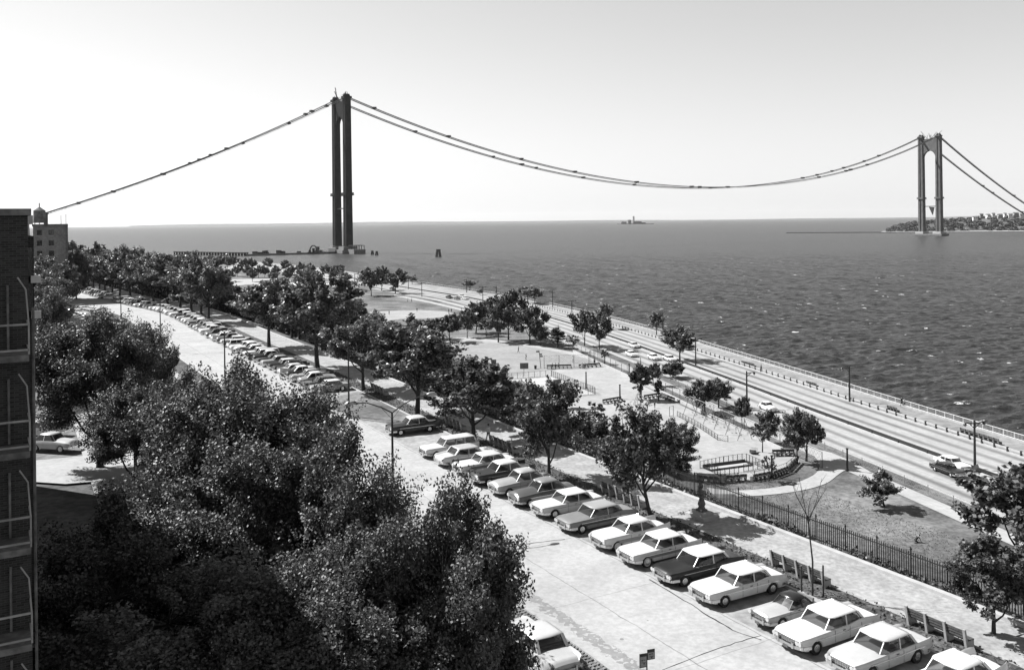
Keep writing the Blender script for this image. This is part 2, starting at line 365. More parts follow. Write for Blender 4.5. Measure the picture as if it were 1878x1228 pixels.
def sheet(name, pts, z, m, kind='structure'):
    """flat polygon sheet from world points"""
    mb = MB(); mb.v = [(p[0], p[1], z) for p in pts]
    me = bpy.data.meshes.new(name); bm = bmesh.new(); vs = [bm.verts.new(v) for v in mb.v]; f = bm.faces.new(vs); f.normal_update()
    if f.normal.z < 0: f.normal_flip()
    bmesh.ops.triangulate(bm, faces=[f]); bm.to_mesh(me); bm.free(); me.materials.append(m); o = place(name, me)
    if kind: o['kind'] = kind
    return o
def smooth_poly(px, z, n=6, closed=True):
    P = [Vector(W(u, v, z)) for u, v in px]; out = []; N = len(P)
    for i in range(N if closed else N-1):
        a, b, c, d = P[(i-1) % N], P[i], P[(i+1) % N], P[(i+2) % N]
        if not closed:
            a = P[max(i-1, 0)]; d = P[min(i+2, N-1)]
        for k in range(n):
            t = k/n; out.append(0.5*((2*b)+(c-a)*t+(2*a-5*b+4*c-d)*t*t+(3*b-a-3*c+d)*t**3))
    if not closed: out.append(P[-1])
    return out
# ================================================================ SETTING
xs = np.concatenate([np.arange(-1100, -250, 14), np.arange(-250, 100, 3.5)]); ys = np.concatenate([np.arange(8, 420, 3.5), np.arange(420, 1300, 14)])
GX, GY = np.meshgrid(xs, ys); GZ = T(GX.ravel(), GY.ravel()).reshape(GX.shape)-0.03
mo, _ = PKWY.project(GX.ravel(), GY.ravel()); mo = mo.reshape(GX.shape)
nx, ny = len(xs), len(ys); F = []
for j in range(ny-1):
    for i in range(nx-1):
        if min(mo[j, i], mo[j, i+1], mo[j+1, i], mo[j+1, i+1]) < 14: F.append((j*nx+i, j*nx+i+1, (j+1)*nx+i+1, (j+1)*nx+i))
# cells that reach past the sea wall are pulled back under the promenade
P = np.stack([GX.ravel(), GY.ravel(), GZ.ravel()], 1)
over = np.where(mo.ravel() > 17)[0]
o_, a_ = PKWY.project(P[over, 0], P[over, 1])
for k, a in zip(over, a_):
    q, _, _ = PKWY.at(a, 17.0); P[k, 0], P[k, 1] = q.x, q.y
me = bpy.data.meshes.new('ground'); me.from_pydata([tuple(p) for p in P], [], F); me.materials.append(M_['lawn'])
bm = bmesh.new(); bm.from_mesh(me); bmesh.ops.delete(bm, geom=[v for v in bm.verts if not v.link_faces], context='VERTS'); bm.to_mesh(me); bm.free()
tag(place('ground', me), kind='structure')
# water: a fan of real wind waves where single waves can be seen, flat sheets beyond and below it
YR = np.exp(np.linspace(math.log(92), math.log(1500), 860)); XR = np.linspace(-0.46, 0.66, 520)
WY, WX = np.meshgrid(YR, XR, indexing='ij'); WX = WX*WY; WZ = np.zeros(WX.shape); rw_ = np.random.default_rng(17)
for k in range(60):
    lam = 1.3*(10**rw_.uniform(0, .78)); a_ = math.radians(105)+rw_.normal()*0.55; kx, ky = 2*math.pi/lam*math.cos(a_), 2*math.pi/lam*math.sin(a_)
    ph = kx*WX+ky*WY+rw_.uniform(0, 6.28)+1.3*np.sin(WX*rw_.uniform(.01, .05)+WY*rw_.uniform(.01, .05)+rw_.uniform(0, 6.28))
    vis = np.clip((lam-WY*0.0048)/(WY*0.003), 0, 1)              # waves shorter than the grid there are left to the normal map
    WZ += lam*0.0165*rw_.uniform(.5, 1.2)*(1-np.abs(np.sin(ph/2))*2*.8)*vis
fade = np.clip((1480-WY)/500, 0, 1)*np.clip((0.66-WX/WY)/.02, 0, 1)*np.clip((WX/WY+.46)/.02, 0, 1); WZ = WZ*fade+.02
wo_, _ = PKWY.project(WX[:, ::8].ravel(), WY[:, ::8].ravel()); wo_ = wo_.reshape(WX[:, ::8].shape)
nr, nc = WX.shape; idx = np.arange(nr*nc).reshape(nr, nc); Q = np.stack([idx[:-1, :-1], idx[:-1, 1:], idx[1:, 1:], idx[1:, :-1]], -1)
keepq = (np.repeat(wo_, 8, axis=1)[:-1, :nc-1] > 10); Q = Q[keepq]
used = np.unique(Q); remap = np.zeros(nr*nc, np.int64); remap[used] = np.arange(len(used)); Q = remap[Q]
wv_ = np.stack([WX.ravel(), WY.ravel(), WZ.ravel()], 1)[used]
me = bpy.data.meshes.new('water'); me.vertices.add(len(wv_)); me.vertices.foreach_set('co', wv_.astype(np.float32).ravel()); me.loops.add(Q.size); me.loops.foreach_set('vertex_index', Q.astype(np.int32).ravel())
me.polygons.add(len(Q)); me.polygons.foreach_set('loop_start', np.arange(0, Q.size, 4, dtype=np.int32)); me.polygons.foreach_set('loop_total', np.full(len(Q), 4, np.int32)); me.polygons.foreach_set('use_smooth', np.ones(len(Q), bool)); me.materials.append(M_['water']); me.update(calc_edges=True)
tag(place('water', me), kind='structure')
sheet('water', [(-26000, 1470), (26000, 1470), (26000, 24000), (-26000, 24000)], 0.0, M_['water'])
sheet('water', [(-26000, -3000), (26000, -3000), (26000, 1480), (-26000, 1480)], -0.75, M_['water'])
# tar seams wandering over the carriageway
def seam(px, wd=.06, z=ZR+.006):
    P_ = smooth_poly(px, ZR, 5, False); V = []; rr = random.Random(len(px))
    for i, p in enumerate(P_):
        d = (P_[min(i+1, len(P_)-1)]-P_[max(i-1, 0)]).normalized(); q = Vector((d.y, -d.x))*wd*rr.uniform(.35, .8); jig = Vector((rr.uniform(-.04, .04), rr.uniform(-.04, .04))); V += [(*(p+q+jig), z), (*(p-q+jig), z)]
    mb = MB(); mb.add(V, [(2*i, 2*i+1, 2*i+3, 2*i+2) for i in range(len(P_)-1)]); o = mb.build('tar_seam', M_['tar']); o['kind'] = 'structure'
M_['tar'] = mat('tar', 0.03, 0.7)
seam([(880, 990), (915, 993), (950, 998), (985, 994), (1035, 988)], .09); seam([(880, 1022), (905, 1017), (925, 1012), (950, 998)], .09)
seam([(1215, 1228), (1290, 1198), (1350, 1178), (1395, 1164)], .04)
seam([(1190, 1062), (1255, 1100), (1310, 1135), (1352, 1158), (1395, 1172)], .07)
# --- street
S0, S1 = ROAD.s_at_y(26), ROAD.s_at_y(600)
sAY = ROAD.s_at_y
ribbon('road', ROAD, S0, S1, -9.1, 0.25, ZR, M_['road'])
ribbon('parking_strip', ROAD, S0, S1, 0.25, 5.7, ZR+0.004, M_['parking'])
step_ribbon('kerb', ROAD, S0, S1, 5.7, 5.9, ZR-0.1, ZR+0.14, M_['kerb'])
ribbon('planting_strip', ROAD, S0, S1, 5.9, 7.9, ZR+0.13, M_['soil'])
ribbon('pavement', ROAD, S0, S1, 7.9, 12.05, ZR+0.134, M_['pavers'])
ribbon('side_road', ROAD, S0, S1, -20.5, -11.9, ZR, M_['side_road'])
ribbon('side_pavement', ROAD, S0, S1, -27.5, -23.2, ZR+0.134, M_['paving'])
step_ribbon('kerb', ROAD, S0, S1, -20.7, -20.5, ZR-0.1, ZR+0.14, M_['kerb'])
ribbon('side_verge', ROAD, S0, S1, -23.2, -20.7, ZR+0.13, M_['soil'])
step_ribbon('coping', ROAD, S0, S1, 12.05, 12.45, ZR-0.6, ZR+0.34, M_['kerb'])
# median: rough cobbles near the camera, grass and kerb beyond
sm = sAY(56)
step_ribbon('median', ROAD, S0, S1, -11.9, -9.1, ZR-0.2, ZR+0.10, M_['soil'])
step_ribbon('kerb', ROAD, sm, S1, -9.3, -9.1, ZR-0.1, ZR+0.15, M_['kerb'])
cb = MB(); r = random.Random(3)
a = S0
while a < sm:
    o = -11.8
    while o < -9.15:
        p, t, n = ROAD.at(a+r.uniform(-.04, .04), o); cb.box((p.x, p.y, ZR+0.12), (0.17+r.uniform(0, .06), 0.2, 0.07+r.uniform(0, .08)), math.atan2(n.y, n.x)+r.uniform(-.2, .2), taper=0.75)
        o += 0.235
    a += 0.27
tag(cb.build('cobbles', M_['stone_dark']), 'rough dark stone setts covering the median beside the street', 'cobbles', kind='stuff')
# grass island between the two groups of parked cars
isl = [ROAD.at(sAY(Y), o)[0] for Y, o in ((97.5, 5.4), (98.5, 2.2), (101.5, 0.3), (106, -0.6), (110.5, 0.3), (113.5, 2.4), (114.5, 5.7))]
def slab(name, pts, z0, z1, m, kind='structure'):
    mb = MB(); mb.poly([(p[0], p[1]) for p in pts], z0, z1); o = mb.build(name, m); o['kind'] = kind; return o
c0 = sum((Vector(p) for p in isl), Vector((0, 0)))/len(isl)
slab('island_kerb', [p+(p-c0).normalized()*0.18 for p in isl], ZR-0.05, ZR+0.13, M_['kerb'])
slab('island_lawn', isl, ZR, ZR+0.17, M_['lawn'])
# cross streets on the left
def cross_street(Y, wd, ln, nm='cross_street'):
    s = sAY(Y); A, t, n = ROAD.at(s, -20.4); B = A-n*ln
    mb = MB(); q = [A-t*wd/2, A+t*wd/2, B+t*wd/2, B-t*wd/2]
    sheet(nm, q, ZR+0.145, M_['path'])
cross_street(140, 9, 60)
sp = ROAD.at(sAY(59), -27.5); sheet('driveway', [W(u, v, ZR) for u, v in [(30, 884), (30, 850), (175, 836), (240, 850), (235, 880), (120, 890)]], ZR+0.15, M_['path'])
# --- parkway
q0, q1 = 10.0, PKWY.len-5
ribbon('highway', PKWY, q0, q1, -12.2, -1.3, ZP, M_['highway'])
ribbon('highway', PKWY, q0, q1, 1.3, 11.4, ZP, M_['highway_sea'])
step_ribbon('highway_median', PKWY, q0, q1, -1.3, 1.3, ZP-0.1, ZP+0.13, M_['kerb'])
ribbon('median_soil', PKWY, q0, q1, -0.8, 0.8, ZP+0.135, M_['dark_in'])
step_ribbon('kerb', PKWY, q0, q1, -12.5, -12.2, ZP-0.1, ZP+0.13, M_['kerb'])
step_ribbon('kerb', PKWY, q0, q1, 11.4, 11.8, ZP-0.1, ZP+0.14, M_['kerb'])
ribbon('promenade', PKWY, q0, q1, 11.8, 18.2, ZP+0.02, M_['promenade'])
step_ribbon('seawall', PKWY, q0, q1, 18.2, 18.9, -1.0, ZP+0.2, M_['concrete'])
pk = PKWY.s_at_y
ribbon('verge', PKWY, q0, q1, -15.0, -12.5, ZP+0.012, M_['lawn'])
ribbon('park_path', PKWY, q0, pk(520), -18.3, -15.4, ZP+0.02, M_['path'])
# --- park sheets (all level ground)
play = smooth_poly([(1108, 670), (1170, 702), (1236, 737), (1320, 775), (1390, 803), (1440, 826), (1463, 838), (1464, 852), (1445, 866), (1400, 877), (1335, 885), (1270, 884), (1230, 868), (1150, 840), (1060, 800), (980, 765), (900, 725), (850, 690), (812, 655), (812, 640), (830, 628), (880, 626), (945, 630), (1010, 640), (1070, 654)], ZP, 4)
sheet('playground', play, ZP+0.024, M_['paving'])
sheet('ball_field', smooth_poly([(826, 639), (840, 630), (890, 628.5), (950, 633), (1010, 643), (1070, 656), (1096, 668), (1060, 677), (1000, 679), (930, 690), (880, 686), (840, 665)], ZP, 4), ZP+0.03, M_['field'])
sheet('court', [W(u, v) for u, v in [(925, 697), (1011, 690), (1091, 722), (1000, 732), (960, 725)]], ZP+0.035, M_['court'])
ring_out = smooth_poly([(1262, 896), (1300, 908), (1350, 910), (1410, 907), (1470, 899), (1515, 886), (1540, 868), (1556, 862), (1590, 876), (1600, 868), (1560, 845), (1525, 830), (1480, 822), (1497, 840), (1503, 856), (1490, 872), (1450, 888), (1400, 896), (1340, 899), (1290, 893)], ZP, 4)
sheet('park_path', ring_out, ZP+0.028, M_['path'])
sheet('infield', smooth_poly([(676, 572), (690, 571.5), (716, 570), (765, 569), (814, 570.6), (834, 577), (795, 583), (734, 585), (700, 590), (682, 582)], ZP, 3), ZP+0.02, M_['infield'])
sheet('park_path', [W(u, v) for u, v in [(722, 540), (723, 542.5), (790, 556), (857, 572), (930, 592), (1000, 612), (1001, 609), (930, 589), (857, 568.5), (790, 552.5)]], ZP+0.022, M_['path'])
sheet('park_path', smooth_poly([(805, 624), (860, 618), (930, 626), (1000, 636), (1070, 650), (1074, 654), (1000, 641), (930, 630), (860, 625), (812, 632)], ZP, 3), ZP+0.027, M_['path'])
sheet('park_path', smooth_poly([(392, 520), (430, 512), (520, 512), (640, 520), (650, 528), (540, 522), (450, 522), (400, 530)], ZP, 3), ZP+0.02, M_['path'])
sheet('park_path', smooth_poly([(394, 492), (430, 487), (480, 489), (560, 499), (640, 508), (640, 514), (560, 507), (480, 497), (430, 495), (396, 497)], ZP, 3), ZP+0.02, M_['path'])
step_ribbon('low_wall', PKWY, pk(150), pk(262), -21.6, -21.2, ZP-0.1, ZP+0.55, M_['kerb'])
# ---------------------------------------------------------------- far shores
def ridge(name, x0, x1, y, depth, prof, m, n=60, seed=1, slant=0):
    """a hill range: prof(t) gives its height"""
    r = random.Random(seed); V = []; F = []
    rows = [(0, 0), (0.12, 0.55), (0.3, 0.85), (0.6, 1.0), (1.0, 0.5)]
    for i in range(n+1):
        t = i/n
        for d, k in rows: V.append((x0+(x1-x0)*t+depth*d*slant+r.uniform(-.3, .3)*(x1-x0)/n, y(t)+depth*d, max(-1, prof(t)*k*(1+r.uniform(-.08, .08))-(0.5 if d == 0 else 0))))
    c = len(rows)
    for i in range(n):
        for j in range(c-1): F.append((i*c+j, (i+1)*c+j, (i+1)*c+j+1, i*c+j+1))
    me = bpy.data.meshes.new(name); me.from_pydata(V, [], F); me.materials.append(m); me.polygons.foreach_set('use_smooth', [True]*len(F)); return tag(place(name, me), kind='structure')
M_['hill'] = mat('hill_ground', 0.06, 0.95, c2=0.16, scale=0.02, spec=0.1, detail=8, extra=(0.12, 0.7, 1.3))
M_['sand'] = mat('sand', 0.4, 0.95, c2=0.5, scale=0.05)
ridge('distant_shore', -9000, 20500, lambda t: 21500, 1500, lambda t: 32+14*math.sin(t*9)+6*math.sin(t*37), M_['hill'], 80, 2)
hp = lambda t: max(2, 52*min(1, t*3.2)**0.6*(0.86+0.10*math.sin(t*11+1)+0.05*math.sin(t*29)))
hill = ridge('hill', 985, 2100, lambda t: 2420-500*t*0.7, 700, hp, M_['hill'], 50, 5, 0.43)
sh = MB(); sh.poly([(960, 2395), (985, 2380), (1500, 2140), (2150, 1950), (2200, 2200), (1500, 2500), (1000, 2480)], -1, 2.2); o = sh.build('beach', M_['sand']); o['kind'] = 'structure'
bk = MB(); bk.poly([(740, 2480), (990, 2375), (1000, 2390), (750, 2492)], -1, 1.9); o = bk.build('breakwater', M_['stone_dark']); o['kind'] = 'structure'
isd = MB(); isd.poly([(940, 8230), (1010, 8170), (1120, 8170), (1270, 8230), (1150, 8330), (980, 8320)], -1, 4); o = isd.build('islet', M_['hill']); o['kind'] = 'structure'
for i, (x, wd, h, lb) in enumerate(((1000, 46, 18, 'long low building at the left end of the islet on the horizon'), (1052, 26, 34, 'taller block in the middle of the islet on the horizon'), (1090, 9, 66, 'thin tower standing highest on the islet on the horizon'), (1130, 60, 20, 'low building right of the thin tower on the islet on the horizon'), (1180, 30, 11, 'small shed at the right end of the islet on the horizon'))):
    mb = MB(); mb.box((x, 8240, 4+h/2), (wd, 30, h), 0.1); mb.box((x, 8240, 4+h+1.2), (wd*.8, 22, 2.4), 0.1, taper=.4); tag(mb.build('island_building', M_['stone_dark']), lb, 'building', 'buildings on the islet')
# wooded slope across the water: too far off to count
def leaves(P, size, up=0.6, seed=1, outward=None, long=1.5):
    """small leaf faces at the points P"""
    r = np.random.default_rng(seed); n = len(P); N = r.normal(size=(n, 3)); N[:, 2] += up
    if outward is not None: N += outward*0.6
    N /= np.linalg.norm(N, axis=1)[:, None]; A = np.cross(N, r.normal(size=(n, 3))); A /= np.linalg.norm(A, axis=1)[:, None]; B = np.cross(N, A)
    s = (size*r.uniform(0.6, 1.3, n))[:, None]; A *= s*0.5*long; B *= s*0.5
    return np.stack([P-A, P-A*0.15+B, P+A, P-A*0.15-B], 1).reshape(-1, 3)
r = np.random.default_rng(4); nC = 560; pts = []
dg = None
hv = np.array([v.co[:] for v in hill.data.vertices]).reshape(51, 5, 3)
for k in range(nC):
    t = min(0.999, r.uniform(0, 1)**1.1*0.75); i = t*50; i0 = int(i); d = r.uniform(0, 2.6); j0 = int(d)
    p = (hv[i0, j0]*(1-d+j0)+hv[i0, j0+1]*(d-j0))*(1-i+i0)+(hv[i0+1, j0]*(1-d+j0)+hv[i0+1, j0+1]*(d-j0))*(i-i0)
    R = r.uniform(5, 9.5); q = r.normal(size=(70, 3)); q /= np.linalg.norm(q, axis=1)[:, None]; q *= R*np.array([1, 1, .75]); q[:, 2] = np.abs(q[:, 2])*1.0
    if r.uniform() < 0.13 and 0.25 < t < 0.6 and d > .8: continue
    pts.append(p+q+np.array([0, 0, R*.25]))
pts = np.concatenate(pts)
tag(place('woodland', quads('woodland', leaves(pts, 3.6, 1.0, 5), 4, M_['leaf_far'])), 'dark wooded slope on the far shore behind the right bridge tower', 'woodland', kind='stuff')
# houses on the far ridge
def small_house(x, y, z, wd, dp, h, rz, m, label, grp):
    e = empty('far_house', (x, y, z), rz, label, 'house', grp)
    mb = MB(); mb.box((0, 0, h/2-2), (wd, dp, h+4)); mb.build('wall', m, e)
    mb = MB(); hw, hd = wd/2+.5, dp/2+.5; mb.add([(-hw, -hd, h), (hw, -hd, h), (hw, hd, h), (-hw, hd, h), (-hw, 0, h+dp*.35), (hw, 0, h+dp*.35)], [(0, 1, 5, 4), (2, 3, 4, 5), (0, 4, 3), (1, 2, 5), (0, 3, 2, 1)]); mb.build('roof', M_['stone_dark'], e)
    for k in range(max(2, int(wd/5))):
        mb = MB(); mb.box((-wd/2+wd*(k+.5)/max(2, int(wd/5)), -dp/2-.06, h*.55), (1.6, .12, 2.2)); mb.build('window', M_['glass_far'], e)
ordw = ['first', 'second', 'third', 'fourth', 'fifth', 'sixth', 'seventh', 'eighth', 'ninth', 'tenth', 'eleventh', 'twelfth', 'thirteenth', 'fourteenth', 'fifteenth', 'sixteenth', 'seventeenth', 'eighteenth', 'nineteenth', 'twentieth']
tens = {2: 'twenty', 3: 'thirty', 4: 'forty', 5: 'fifty', 6: 'sixty', 7: 'seventy', 8: 'eighty', 9: 'ninety'}
def ordinal(n):
    if n <= 20: return ordw[n-1]
    if n % 10 == 0: return {20: 'twentieth', 30: 'thirtieth', 40: 'fortieth', 50: 'fiftieth', 60: 'sixtieth', 70: 'seventieth', 80: 'eightieth', 90: 'ninetieth'}[n]
    return tens[n//10]+'-'+ordw[n % 10-1]
for k, (u, v, wd) in enumerate([(1788, 398, 16), (1800, 393, 11), (1812, 394, 13), (1822, 392, 10), (1833, 394, 12), (1843, 392, 9), (1853, 393, 12), (1863, 391, 18), (1874, 393, 12)]):
    Y = 2180; x = (u-CU-ROLL*(v-CV))/FPX*Y; z = CZ-(v-CV+ROLL*(u-CU))/FPX*Y
    small_house(x, Y, z-4.5, wd*.62, 7, 4.5, rnd.uniform(-.4, .4), M_['white'] if k % 3 != 1 else M_['concrete'], f'{ordinal(k+1)} house from the left on the ridge across the water', 'houses on the far ridge')
# ================================================================ BRIDGE
A2 = Vector((1104, 682, 0)).normalized(); C2 = Vector((A2.y, -A2.x, 0)); SP = 40.0
TC = [Vector((-229, 1240, 0)), Vector((875, 1922, 0))]; ANG = math.atan2(A2.y, A2.x)
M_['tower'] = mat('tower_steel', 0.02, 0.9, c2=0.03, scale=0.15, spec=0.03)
M_['tower_pale'] = mat('tower_sunlit', 0.09, 0.8, c2=0.13, scale=0.15, spec=0.05)  # paler copy of the steel; sunlit faces of the far tower painted in
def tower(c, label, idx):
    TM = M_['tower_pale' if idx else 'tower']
    e = empty('bridge_tower', c, ANG, label, 'bridge tower', 'suspension bridge towers')      # local x = along the bridge, -y = towards C2
    for s, nm in ((-1, 'leg'), (1, 'leg')):
        leg = None; y = -s*SP/2
        mb = MB()
        for (y0, y1, ax) in ((-5.4, -1.2, 8.6), (-1.2, 1.6, 4.2), (1.6, 5.4, 7.6)):
            V = []
            for z, k in ((9, 1.12), (80, 1.05), (206, 0.96)):
                for xx, yy in ((-ax/2, y0), (ax/2, y0), (ax/2, y1), (-ax/2, y1)): V.append((xx*k, y+yy*k, z))
            mb.add(V, [(0, 3, 2, 1), (8, 9, 10, 11)]+[(i+b, (i+1) % 4+b, (i+1) % 4+4+b, i+4+b) for b in (0, 4) for i in range(4)])
        leg = mb.build('leg', TM, e)
        p = MB(); p.box((0, y, 78), (13, 14.5, 1.6)); p.box((-6, y, 80), (.5, 14, 2)); p.box((6, y, 80), (.5, 14, 2)); p.build('platform', TM, leg)
        q = MB(); q.box((0, y, 207.4), (11, 11, 3)); q.box((0, y-3, 210), (8, 2.4, 3.4), taper=.7); q.box((0, y+3, 210), (8, 2.4, 3.4), taper=.7); q.build('saddle', TM, leg)
        b = MB()
        for dy in (-5.5, 5.5): b.beam((0, y+dy, 208), (0, y+dy*.4, 214.5), .6, .6)
        b.beam((-4, y, 212), (4, y, 212), .8, 1); b.build('gantry', TM, leg)
    # arched portal strut at the top
    hw = SP/2-5.2; n = 14; pro = [(-hw, 203), (hw, 203)]+[(hw*math.cos(math.pi*k/n), 160+(18 if idx else 24)*math.sin(math.pi*k/n)) for k in range(n+1)]
    mb = MB()
    for xx in (-2.6, 2.2):
        V = [(xx, a, z) for a, z in pro]+[(xx+.9, a, z) for a, z in pro]; m = len(pro)
        top = n//2+2
        fs = []
        # strips between the flat top and the arch
        for k in range(n):
            i, j = 2+k, 3+k
            fs.append((i, j, j+m, i+m))
        mb.add(V, fs+[(0, 1, 1+m, m)])
        for k in range(n):
            a0, z0 = pro[2+k]; a1, z1 = pro[3+k]
            for q in (xx, xx+.9): mb.add([(q, a0, z0), (q, a1, z1), (q, a1, 203), (q, a0, 203)], [(0, 1, 2, 3)])
    mb.build('portal_arch', TM, e)
    mb = MB(); mb.box((0, 0, 62 if idx else 60), (3, SP-11, 1.4))
    if idx: mb.add([(-1, -9, 60), (-1, 3, 61), (-1, -5, 44), (1, -9, 60), (1, 3, 61), (1, -5, 44)], [(0, 1, 2), (5, 4, 3), (0, 3, 4, 1), (1, 4, 5, 2), (2, 5, 3, 0)])
    mb.build('strut', M_['iron'], e)
    # derricks on the summit
    for (x0, y0, dx, dy, h) in ((1, 6, -3, 13, 17), (-1, -4, 2, -12, 13), (2, 0, 3, 5, 12), (0, -12, 0, -16, 15) if idx else (0, 12, -2, 4, 22)):
        d = MB()
        for k in (-.5, .5): d.beam((x0+k, y0, 203), (x0+dx+k*.3, y0+dy, 203+h), .35, .35)
        for q in range(6):
            t = q/6; d.beam((x0-.5, y0+dy*t, 203+h*t), (x0+dx*(t+.16)+.5, y0+dy*(t+.16), 203+h*(t+.16)), .25, .25)
        d.beam((x0+dx*.2, y0, 203), (x0, y0, 211), .6, .6); d.build('derrick', M_['iron'], e)
    # piers
    for s in (-1, 1):
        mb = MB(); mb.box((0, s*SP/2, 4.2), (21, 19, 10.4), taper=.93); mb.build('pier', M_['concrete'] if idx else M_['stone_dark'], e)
    mb = MB(); mb.box((0, 0, 2.6), (26, SP+26, 4.2)); mb.build('fender', M_['stone_dark'], e)
    return e
tower(TC[0], 'tall dark near bridge tower rising from the water beside the long trestle', 0)
tower(TC[1], 'farther bridge tower with open arch standing off the wooded shore at right', 1)
AN = [Vector((-543, 1045, 52)), Vector((1246, 2152, 28))]
for s, lab in ((1, 'bridge cable of the nearer side with its catwalk, slung over both towers'), (-1, 'bridge cable of the farther side with its catwalk, slung over both towers')):
    off = C2*(s*SP/2); e = empty('main_cable', TC[0]+off, 0, lab, 'bridge cable', 'cables of the unfinished bridge'); o0 = TC[0]+off
    def pt(seg, t):
        if seg == 1:
            p = TC[0].lerp(TC[1], t)+off; p.z = 209-4*114*t*(1-t); return p-o0
        a, b = (AN[0], TC[0]) if seg == 0 else (TC[1], AN[1]); zz = (52, 209) if seg == 0 else (209, 28)
        k = t if seg == 0 else 1-t
        p = a.lerp(b, t)+off*(0.9+.1*k); p.z = zz[0]+(zz[1]-zz[0])*t-4*9*t*(1-t); return p-o0
    for seg, n in ((0, 24), (1, 70), (2, 20)):
        P3 = [pt(seg, i/n) for i in range(n+1)]
        mb = MB(); mb.tube([p+C2*1.0 for p in P3], .4, 6); mb.tube([p-C2*1.0 for p in P3], .4, 6); mb.build('cable', M_['iron'], e)
        mb = MB()
        for i in range(n):
            mb.beam(P3[i]-Vector((0, 0, 1.9)), P3[i+1]-Vector((0, 0, 1.9)), 4, .25)
            for q in (-2.5, 2.5): mb.beam(P3[i]+C2*q-Vector((0, 0, .6)), P3[i+1]+C2*q-Vector((0, 0, .6)), .2, .2); mb.beam(P3[i]+C2*q-Vector((0, 0, 1.9)), P3[i]+C2*q-Vector((0, 0, .6)), .2, .2)
        mb.build('catwalk', M_['iron'], e)
    r = random.Random(5+s)
    for k in range(22):
        seg = 1 if k < 13 else (0 if k < 19 else 2); p = pt(seg, r.uniform(.03, .97)); mb = MB(); mb.box((0, 0, 0), (3+r.uniform(0, 3), 5.5, 2.6), ANG); mb.build('hauling_frame', M_['iron'], e, loc=p)
e = empty('bridge_anchorage', (AN[0].x-12, AN[0].y-7, 0), ANG, 'pale concrete bridge anchorage rising behind the trees at far left', 'anchorage')
mb = MB(); mb.box((-14, 0, 26), (46, 56, 50), taper=.9); mb.box((4, 16, 48), (14, 10, 10)); mb.box((4, -16, 48), (14, 10, 10)); mb.build('block', M_['concrete'], e)
# trestle, work platform and markers round the near tower
def wx(u, v, z): return W(u, v, z)
A = Vector(wx(322, 463, 3)+(0,)); B = Vector(wx(452, 465, 3)+(0,)); Cc = Vector(wx(598, 461, 3)+(0,))
e = empty('pier_trestle', A, 0, 'low timber trestle on piles running out from the shore towards the near tower', 'trestle')
n = 25; dv = (B-A)
mb = MB(); mb.beam((0, 0, 4.2), dv+Vector((0, 0, 4.2)), 7, .9); mb.build('deck', M_['iron'], e)
for i in range(n+1):
    p = dv*(i/n); mb = MB()
    for q in (-2.6, 2.6): mb.beam(p+Vector((q*.3, q, -1.5)), p+Vector((q*.2, q*.8, 4)), 1.5, 1.5)
    mb.build('pile', M_['iron'], e)
e = empty('work_jetty', B, 0, 'long dark floating jetty joining the trestle to the near tower pier', 'jetty')
d2 = Cc-B; mb = MB(); mb.beam((0, 0, 1.2), d2+Vector((0, 0, 1.2)), 9, 2.6); mb.build('pontoon', M_['stone_dark'], e)
r = random.Random(8)
for k in range(9):
    t = r.uniform(.05, .9); h = r.uniform(1.5, 4); mb = MB(); mb.box((0, 0, 2.5+h/2), (r.uniform(3, 12), 3, h)); mb.build('deckhouse', M_['iron'], e, loc=d2*t)
hx, hy = W(575, 462, 3); e = empty('hoist_tower', (hx, hy, 2.5), 0, 'small arched hoist frame standing on the jetty left of the near tower', 'hoist')
mb = MB()
for k in range(9):
    a0, a1 = math.pi*k/9, math.pi*(k+1)/9; mb.beam((5*math.cos(a0), 0, 9*math.sin(a0)), (5*math.cos(a1), 0, 9*math.sin(a1)), 3, 1.2)
mb.build('arch', M_['iron'], e); mb = MB(); mb.box((0, 0, .3), (15, 4, .8)); mb.box((0, 0, 3), (3, 2, 5)); mb.build('winch', M_['iron'], e)
hx, hy = W(654, 464, 1); e = empty('work_platform', (hx, hy, 0), ANG, 'dark work platform with framed shed at the right foot of the near tower', 'platform')
mb = MB(); mb.box((0, 0, 3), (16, 22, 6)); mb.build('deck', M_['stone_dark'], e)
mb = MB()
for x in (-7, 0, 7):
    for y in (-9, 0, 9): mb.beam((x, y, 6), (x, y, 11), .7, .7)
for y in (-9, 0, 9): mb.beam((-7, y, 11), (7, y, 11), .7, .7)
for x in (-7, 7): mb.beam((x, -9, 11), (x, 9, 11), .7, .7)
mb.build('frame', M_['iron'], e)
hx, hy = W(612, 463, 1); e = empty('work_barge', (hx-6, hy-12, 0), .1, 'low barge with pale cabin moored left of the near tower pier', 'barge')
mb = MB(); mb.box((0, 0, 1), (38, 11, 3)); mb.build('hull', M_['iron'], e); mb = MB(); mb.box((6, 0, 5), (9, 6, 6)); mb.box((-8, 0, 4), (6, 5, 3.6)); mb.build('cabin', M_['white'], e); mb = MB(); mb.box((-13, 0, 6), (5, 5, 7)); mb.build('boiler', M_['iron'], e)
for (u, v, lb, s) in ((683, 467, 'left one of two mooring dolphins in the water right of the near tower', 1.0), (691, 468, 'right one of two mooring dolphins in the water right of the near tower', 1.0), (804, 471, 'dark channel marker standing alone in the water right of the near tower', 1.7)):
    x, y = W(u, v, 0); e = empty('mooring_dolphin', (x, y, 0), 0, lb, 'dolphin', 'markers in the water', sc=s)
    mb = MB()
    for k in range(6): a = k*math.pi/3; mb.tube([(1.9*math.cos(a), 1.9*math.sin(a), -1), (1.0*math.cos(a), 1.0*math.sin(a), 4.6)], .5, 5)
    mb.build('pile', M_['iron'], e); mb = MB(); mb.disc((0, 0, 4.8), 1.6, .8, 8); mb.build('cap', M_['iron'], e)
